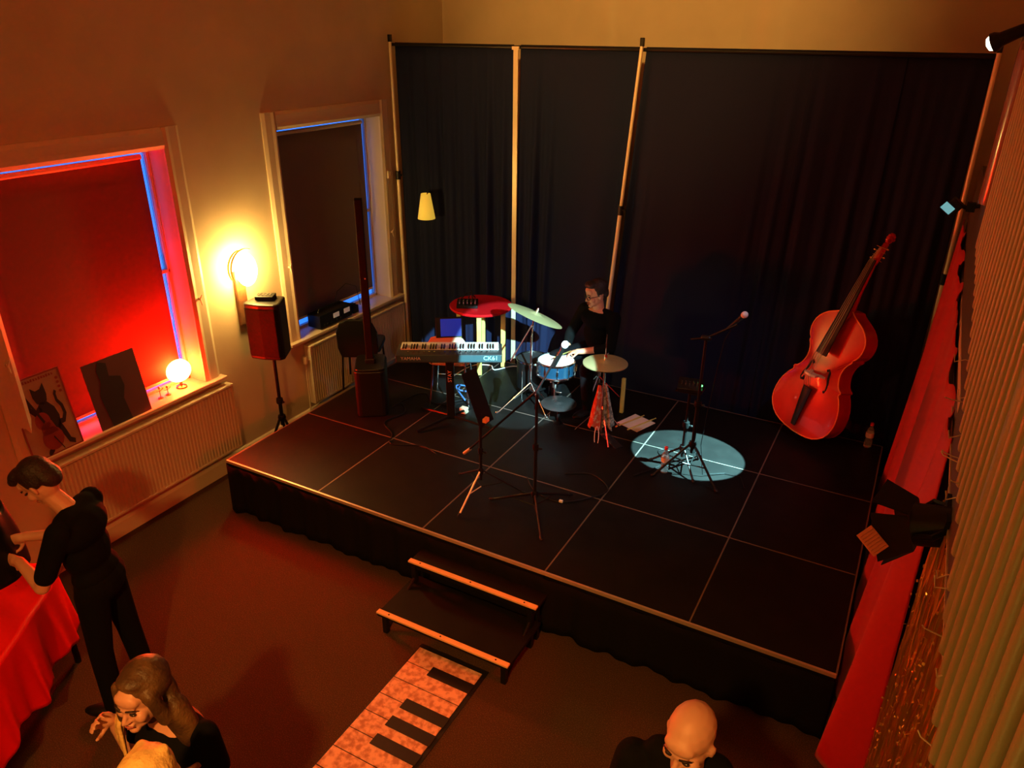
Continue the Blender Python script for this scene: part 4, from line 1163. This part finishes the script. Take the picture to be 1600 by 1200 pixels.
# ---- standing man
g = Fig('person', (1.03, -1.80, 0), (-.88, -.48), 'dark-haired man in black T-shirt bending over a black bag by the red table'); g.floorz = 0
p = g.p
for b, ex in ((g.b, 0),):
    b.ell(p(.0, 0, .95), (.10, .16, .12), Matrix((g.F, g.L, g.U)).transposed()); b.ell(p(.03, 0, 1.15), (.095, .14, .16), Matrix((g.F, g.L, g.U)).transposed())
    b.ell(p(.03, 0, 1.32), (.105, .175, .12), Matrix((g.F, g.L, g.U)).transposed()); b.cap(p(.05, 0, 1.42), p(.13, 0, 1.52), .055, .052)
RF = Matrix((g.F, g.L, g.U)).transposed()
for l in (-1, 1):
    hip = p(0, l * .09, .92); kn = p(.03 if l > 0 else -.03, l * .11, .50); an = p(.03 if l > 0 else -.06, l * .12, .09)
    limb(g.b, [hip, kn, an], [.075, .05, .035]); limb(g.pt, [hip, kn, an], [.092, .066, .058]); shoe(g, an, g.F)
g.pt.ell(p(-.01, 0, .95), (.125, .18, .13), RF)
g.sh.ell(p(.0, 0, 1.02), (.115, .165, .10), RF).ell(p(.02, 0, 1.16), (.115, .16, .17), RF).ell(p(.02, 0, 1.32), (.125, .195, .125), RF).cap(p(.03, -.1, 1.40), p(.03, .1, 1.40), .065, .065)
for l, el, wr in ((1, (.16, .23, 1.08), (.34, .10, 1.15)), (-1, (.10, -.22, 1.12), (.36, -.03, 1.22))):
    shd = p(.03, l * .17, 1.39)
    limb(g.b, [shd, p(*el), p(*wr)], [.052, .040, .028])
    mid = shd.lerp(p(*el), .80); limb(g.sh, [shd, mid], [.066, .056])
    g.hand(p(*wr), g.F * .8 + g.U * (-.1) + g.L * (-.3 * l), -g.L * l + g.U * -.2, l, .7)
q = g.head(p(.17, 0, 1.60), g.F * .75 - g.U * .62 + g.L * .05, g.U * .8 + g.F * .6)
cap_hair(g, 'hair', 'hairdk', [('e', (-.03, 0, .055), (.098, .088, .090)), ('e', (.045, 0, .105), (.055, .065, .035)), ('e', (-.075, 0, .0), (.05, .078, .075)), ('e', (.075, .02, .09), (.032, .04, .03)), ('e', (-.02, .062, .03), (.05, .026, .05)), ('e', (-.02, -.062, .03), (.05, .026, .05))])
g.done()
bg_ = empty('black_bag', tuple(V((1.03, -1.80, 0)) + p(.50, 0.02, 1.0)), math.atan2(-.48, -.88)); tag(bg_, 'black soft bag held up by the man beside the red table', 'bag')
def bagf(u, v):
    a = 2 * PI * u; z = v * .42; w1 = (.09 * (1 - .5 * v ** 3)); w2 = .17 * (1 - .35 * v ** 2)
    return (w1 * math.cos(a) * (1 + .08 * math.sin(5 * a)), w2 * math.sin(a), z + .03 * math.sin(a * 3) * v)
MB().grid(bagf, 32, 14).build('bag_body', 'black', bg_, True, solid=.006)
MB().ell((0, 0, .01), (.085, .16, .03)).build('bag_bottom', 'black', bg_, True)
MB().tube([(.0, -.10, .40), (.02, -.08, .48), (.02, .08, .48), (0, .10, .40)], .010, 8).build('bag_handle', 'black', bg_)

# ---- woman with long hair
g = Fig('person', (2.50, -2.42, 0), (.05, -1), 'long-haired woman in black T-shirt looking down, nearest the red table'); g.floorz = 0
p = g.p; RF = Matrix((g.F, g.L, g.U)).transposed()
g.b.ell(p(0, 0, .92), (.10, .16, .12), RF).ell(p(0, 0, 1.08), (.08, .12, .14), RF).ell(p(0, 0, 1.22), (.095, .15, .11), RF).cap(p(.0, 0, 1.30), p(.05, 0, 1.42), .05, .046)
g.sh.ell(p(0, 0, 1.0), (.10, .14, .14), RF).ell(p(.03, 0, 1.19), (.125, .16, .10), RF).cap(p(.0, -.10, 1.28), p(.0, .10, 1.28), .055, .055)
for l in (-1, 1):
    hip = p(0, l * .08, .88); kn = p(.02, l * .09, .48); an = p(0, l * .10, .09)
    limb(g.b, [hip, kn, an], [.075, .05, .033]); limb(g.pt, [hip, kn, an], [.088, .06, .045]); shoe(g, an, g.F)
    sd = p(0, l * .165, 1.27); el = p(-.01, l * .215, 1.0); wr = p(.18, l * .15, .92)
    if l < 0: el = p(.06, -.24, 1.05); wr = p(.10, -.24, 1.25)
    limb(g.b, [sd, el, wr], [.046, .036, .025]); limb(g.sh, [sd, sd.lerp(el, .62)], [.058, .052]); g.hand(wr, (g.F + g.U * (-.2 if l > 0 else .9)), -g.L * l, l, .6, .92)
g.pt.ell(p(0, 0, .91), (.12, .175, .13), RF)
q = g.head(p(.10, 0, 1.505), g.F * .9 + g.L * .12 - g.U * .05, g.U * 1 + g.F * .05, .97, female=True)
cap_hair(g, 'hair', 'hairbr', [('e', (-.03, 0, .050), (.105, .096, .098)), ('e', (.025, .0, .105), (.05, .060, .030)), ('e', (-.075, 0, -.05), (.055, .092, .13)), ('c', (.03, .078, .05), (.0, .088, -.10), .026, .032), ('c', (.03, -.078, .05), (.03, -.090, -.12), .024, .03), ('c', (-.05, .08, -.1), (-.06, .13, -.27), .06, .05), ('c', (-.07, -.05, -.1), (-.09, -.06, -.28), .065, .05)], .008, 3)
lk = MB()
for i in range(9):
    a0 = q(-.07 + .009 * i, -.098 - .004 * (i % 3), -.03 - .008 * (i % 4)); dx = .010 * (i - 4)
    lk.tube([a0, a0 + V((dx - .03, -.05, -.12)), a0 + V((dx * 2 - .04, -.07, -.26)), a0 + V((dx * 3 - .05, -.05, -.38))], [.012, .012, .009, .003], 8, flat=.6)
lk.build('hair_lock', 'hairbl', g.root, True, label='blond front lock')
g.done()

# ---- blond head at the bottom edge
g = Fig('person', (2.93, -2.80, 0), (.3, -1), 'blond person whose hair top shows at the bottom edge before the woman'); g.floorz = 0
p = g.p; RF = Matrix((g.F, g.L, g.U)).transposed()
g.b.ell(p(0, 0, .95), (.10, .16, .12), RF).ell(p(0, 0, 1.12), (.085, .13, .15), RF).ell(p(0, 0, 1.30), (.10, .16, .11), RF).cap(p(0, 0, 1.38), p(.01, 0, 1.50), .05, .047)
g.sh.ell(p(0, 0, 1.1), (.11, .15, .2), RF).ell(p(0, 0, 1.30), (.12, .18, .11), RF)
for l in (-1, 1):
    hip = p(0, l * .08, .9); kn = p(.02, l * .09, .48); an = p(0, l * .1, .09)
    limb(g.b, [hip, kn, an], [.07, .05, .033]); limb(g.pt, [hip, kn, an], [.088, .06, .05]); shoe(g, an, g.F)
    sd = p(0, l * .165, 1.35); el = p(-.02, l * .21, 1.08); wr = p(.08, l * .2, .84); limb(g.b, [sd, el, wr], [.045, .036, .025]); limb(g.sh, [sd, el], [.06, .05]); g.hand(wr, g.F * .3 - g.U, -g.L * l, l, .5)
q = g.head(p(.02, 0, 1.60), g.F - g.U * .15, g.U, .97)
cap_hair(g, 'hair', 'hairbl', [('e', (-.025, 0, .045), (.106, .094, .094)), ('e', (.04, .0, .09), (.06, .07, .035)), ('e', (-.07, 0, -.03), (.055, .08, .09)), ('c', (.06, .05, .095), (-.09, .04, .10), .022, .02), ('c', (.06, -.05, .095), (-.09, -.04, .10), .022, .02)], .008, 3)
g.done(.008)

# ---- bald man
g = Fig('person', (4.42, -1.80, 0), (.10, -1), 'bald man in black whose shiny head shows at the bottom edge'); g.floorz = 0
p = g.p; RF = Matrix((g.F, g.L, g.U)).transposed()
g.b.ell(p(0, 0, .98), (.11, .17, .12), RF).ell(p(0, 0, 1.16), (.10, .15, .16), RF).ell(p(0, 0, 1.36), (.11, .18, .11), RF).cap(p(-.02, 0, 1.44), p(.02, 0, 1.56), .060, .058)
g.sh.ell(p(0, 0, 1.14), (.13, .17, .2), RF).ell(p(-.02, 0, 1.37), (.135, .20, .115), RF).cap(p(-.04, -.1, 1.47), p(-.04, .1, 1.47), .06, .06)
for l in (-1, 1):
    hip = p(0, l * .09, .94); kn = p(.02, l * .1, .5); an = p(0, l * .11, .09)
    limb(g.b, [hip, kn, an], [.078, .052, .036]); limb(g.pt, [hip, kn, an], [.094, .068, .058]); shoe(g, an, g.F)
    sd = p(-.02, l * .19, 1.42); el = p(-.04, l * .25, 1.13); wr = p(.06, l * .24, .88); limb(g.b, [sd, el, wr], [.052, .042, .028]); limb(g.sh, [sd, el, wr], [.07, .056, .042]); g.hand(wr, g.F * .3 - g.U, -g.L * l, l, .5)
q = g.head(p(.03, 0, 1.665), g.F * .92 - g.U * .25 - g.L * .30, g.U, 1.02, hm='hairdk')
g.done(.007, skin='skinp')

# ---- drummer
g = Fig('person', (2.27, 2.64, .5), (-.34, -1), 'seated drummer in black shirt and glasses behind the snare drum'); g.floorz = 0
p = g.p; RF = Matrix((g.F, g.L, g.U)).transposed()
g.b.ell(p(0, 0, .55), (.11, .16, .11), RF).ell(p(.02, 0, .70), (.10, .145, .15), RF).ell(p(.04, 0, .86), (.105, .175, .11), RF).cap(p(.04, 0, .93), p(.06, 0, 1.03), .055, .052)
g.sh.ell(p(0, 0, .56), (.125, .175, .10), RF).ell(p(.02, 0, .70), (.12, .165, .16), RF).ell(p(.035, 0, .85), (.125, .195, .115), RF).cap(p(.03, -.11, .915), p(.03, .11, .915), .055, .055)
for l in (-1, 1):
    hip = p(.02, l * .09, .52); kn = p(.40, l * .20, .50); an = p(.36, l * .20, .10)
    limb(g.b, [hip, kn, an], [.075, .055, .036]); limb(g.pt, [hip, kn, an], [.09, .068, .05]); shoe(g, an, g.F)
for l, el, wr, hd_ in ((1, (.15, .26, .66), (.30, .03, .60), (.5, -.75, -.15)), (-1, (.13, -.27, .64), (.30, -.16, .53), (.75, -.3, -.05))):
    sd = p(.03, l * .185, .90)
    limb(g.b, [sd, p(*el), p(*wr)], [.052, .040, .027]); limb(g.sh, [sd, p(*el), p(*el).lerp(p(*wr), .45)], [.066, .052, .044])
    g.hand(p(*wr), g.F * hd_[0] + g.L * hd_[1] + g.U * hd_[2], -g.U, l, .75)
q = g.head(p(.09, 0, 1.115), g.F * .9 - g.L * .38 - g.U * .22, g.U * .97 + g.F * .15, 1.0, glasses=True)
cap_hair(g, 'hair', 'hairdk', [('e', (-.03, 0, .055), (.095, .086, .086)), ('e', (.045, 0, .105), (.052, .062, .032)), ('e', (-.075, 0, .0), (.045, .074, .07)), ('e', (.0, .070, .03), (.022, .014, .045)), ('e', (.0, -.070, .03), (.022, .014, .045))])
g.done(.0055, skin='skinw')
for (a, b_, lab) in ((p(.36, -.20, .55), p(.62, .02, .60), 'drumstick in the right hand of the drummer over the snare'), (p(.36, -.04, .60), p(.62, .0, .62), 'drumstick in the left hand of the drummer over the snare')):
    o = MB().tube([V((0, 0, 0)), (b_ - a) * .9, (b_ - a) * .96, b_ - a], [.007, .005, .004, .006], 8).build('drumstick', 'birch', None, True); o.location = V((2.27, 2.64, .5)) + a; tag(o, lab, 'drumstick', "drumsticks in the drummer's hands")

# ============================================================ RED CLOTH TABLE
tt_ = empty('draped_table', (.0, -2.05, 0)); tag(tt_, 'rectangular table hidden under a red satin cloth at the left edge', 'table')
Kc = V((.44, -1.62)); e1 = V((.57, -.82)).normalized(); e2 = V((-.77, -.63)).normalized(); cen = Kc + e1 * .65 + e2 * .40
tt_.location = (cen.x, cen.y, 0); tt_.rotation_euler = (0, 0, math.atan2(e1.y, e1.x))
MB().box((0, 0, .735), (1.24, .74, .03)).build('tabletop', 'woodbr', tt_)
for sx in (-1, 1):
    for sy in (-1, 1): MB().tube([(sx * .56, sy * .32, 0), (sx * .56, sy * .32, .72)], .02, 8).build('leg', 'blackm', tt_)


def clothf(u, v):
    hx, hy = .63, .38; a = 2 * PI * u
    c, s_ = math.cos(a), math.sin(a); k = 1 / max(abs(c) ** 5 / 1 + 0, 1e-9)
    t = 1 / ((abs(c) ** 6 + abs(s_) ** 6) ** (1 / 6)); X = hx * c * t; Y = hy * s_ * t
    if v < .5:
        q_ = v / .5; return (X * q_, Y * q_, .754 + .004 * math.sin(7 * X * q_ + 9 * Y * q_) * (1 - q_ * .5) + .003 * math.sin(23 * (X * q_ - Y * q_)))
    q_ = (v - .5) / .5; fo = (.020 * math.sin(a * 13) + .014 * math.sin(a * 29 + 1)) * q_
    ex = 1 + (.02 + .07 * q_)
    return (X * ex + fo * c, Y * ex + fo * s_, .754 - .008 * min(1, q_ * 8) - q_ * (.46 + .04 * math.sin(a * 9)))


o = MB().grid(clothf, 200, 40).build('tablecloth', 'redsatin', None, True, solid=.003)
o.location = tt_.location; o.rotation_euler = tt_.rotation_euler; tag(o, 'shiny red satin tablecloth draped over the table at the left edge', 'tablecloth')
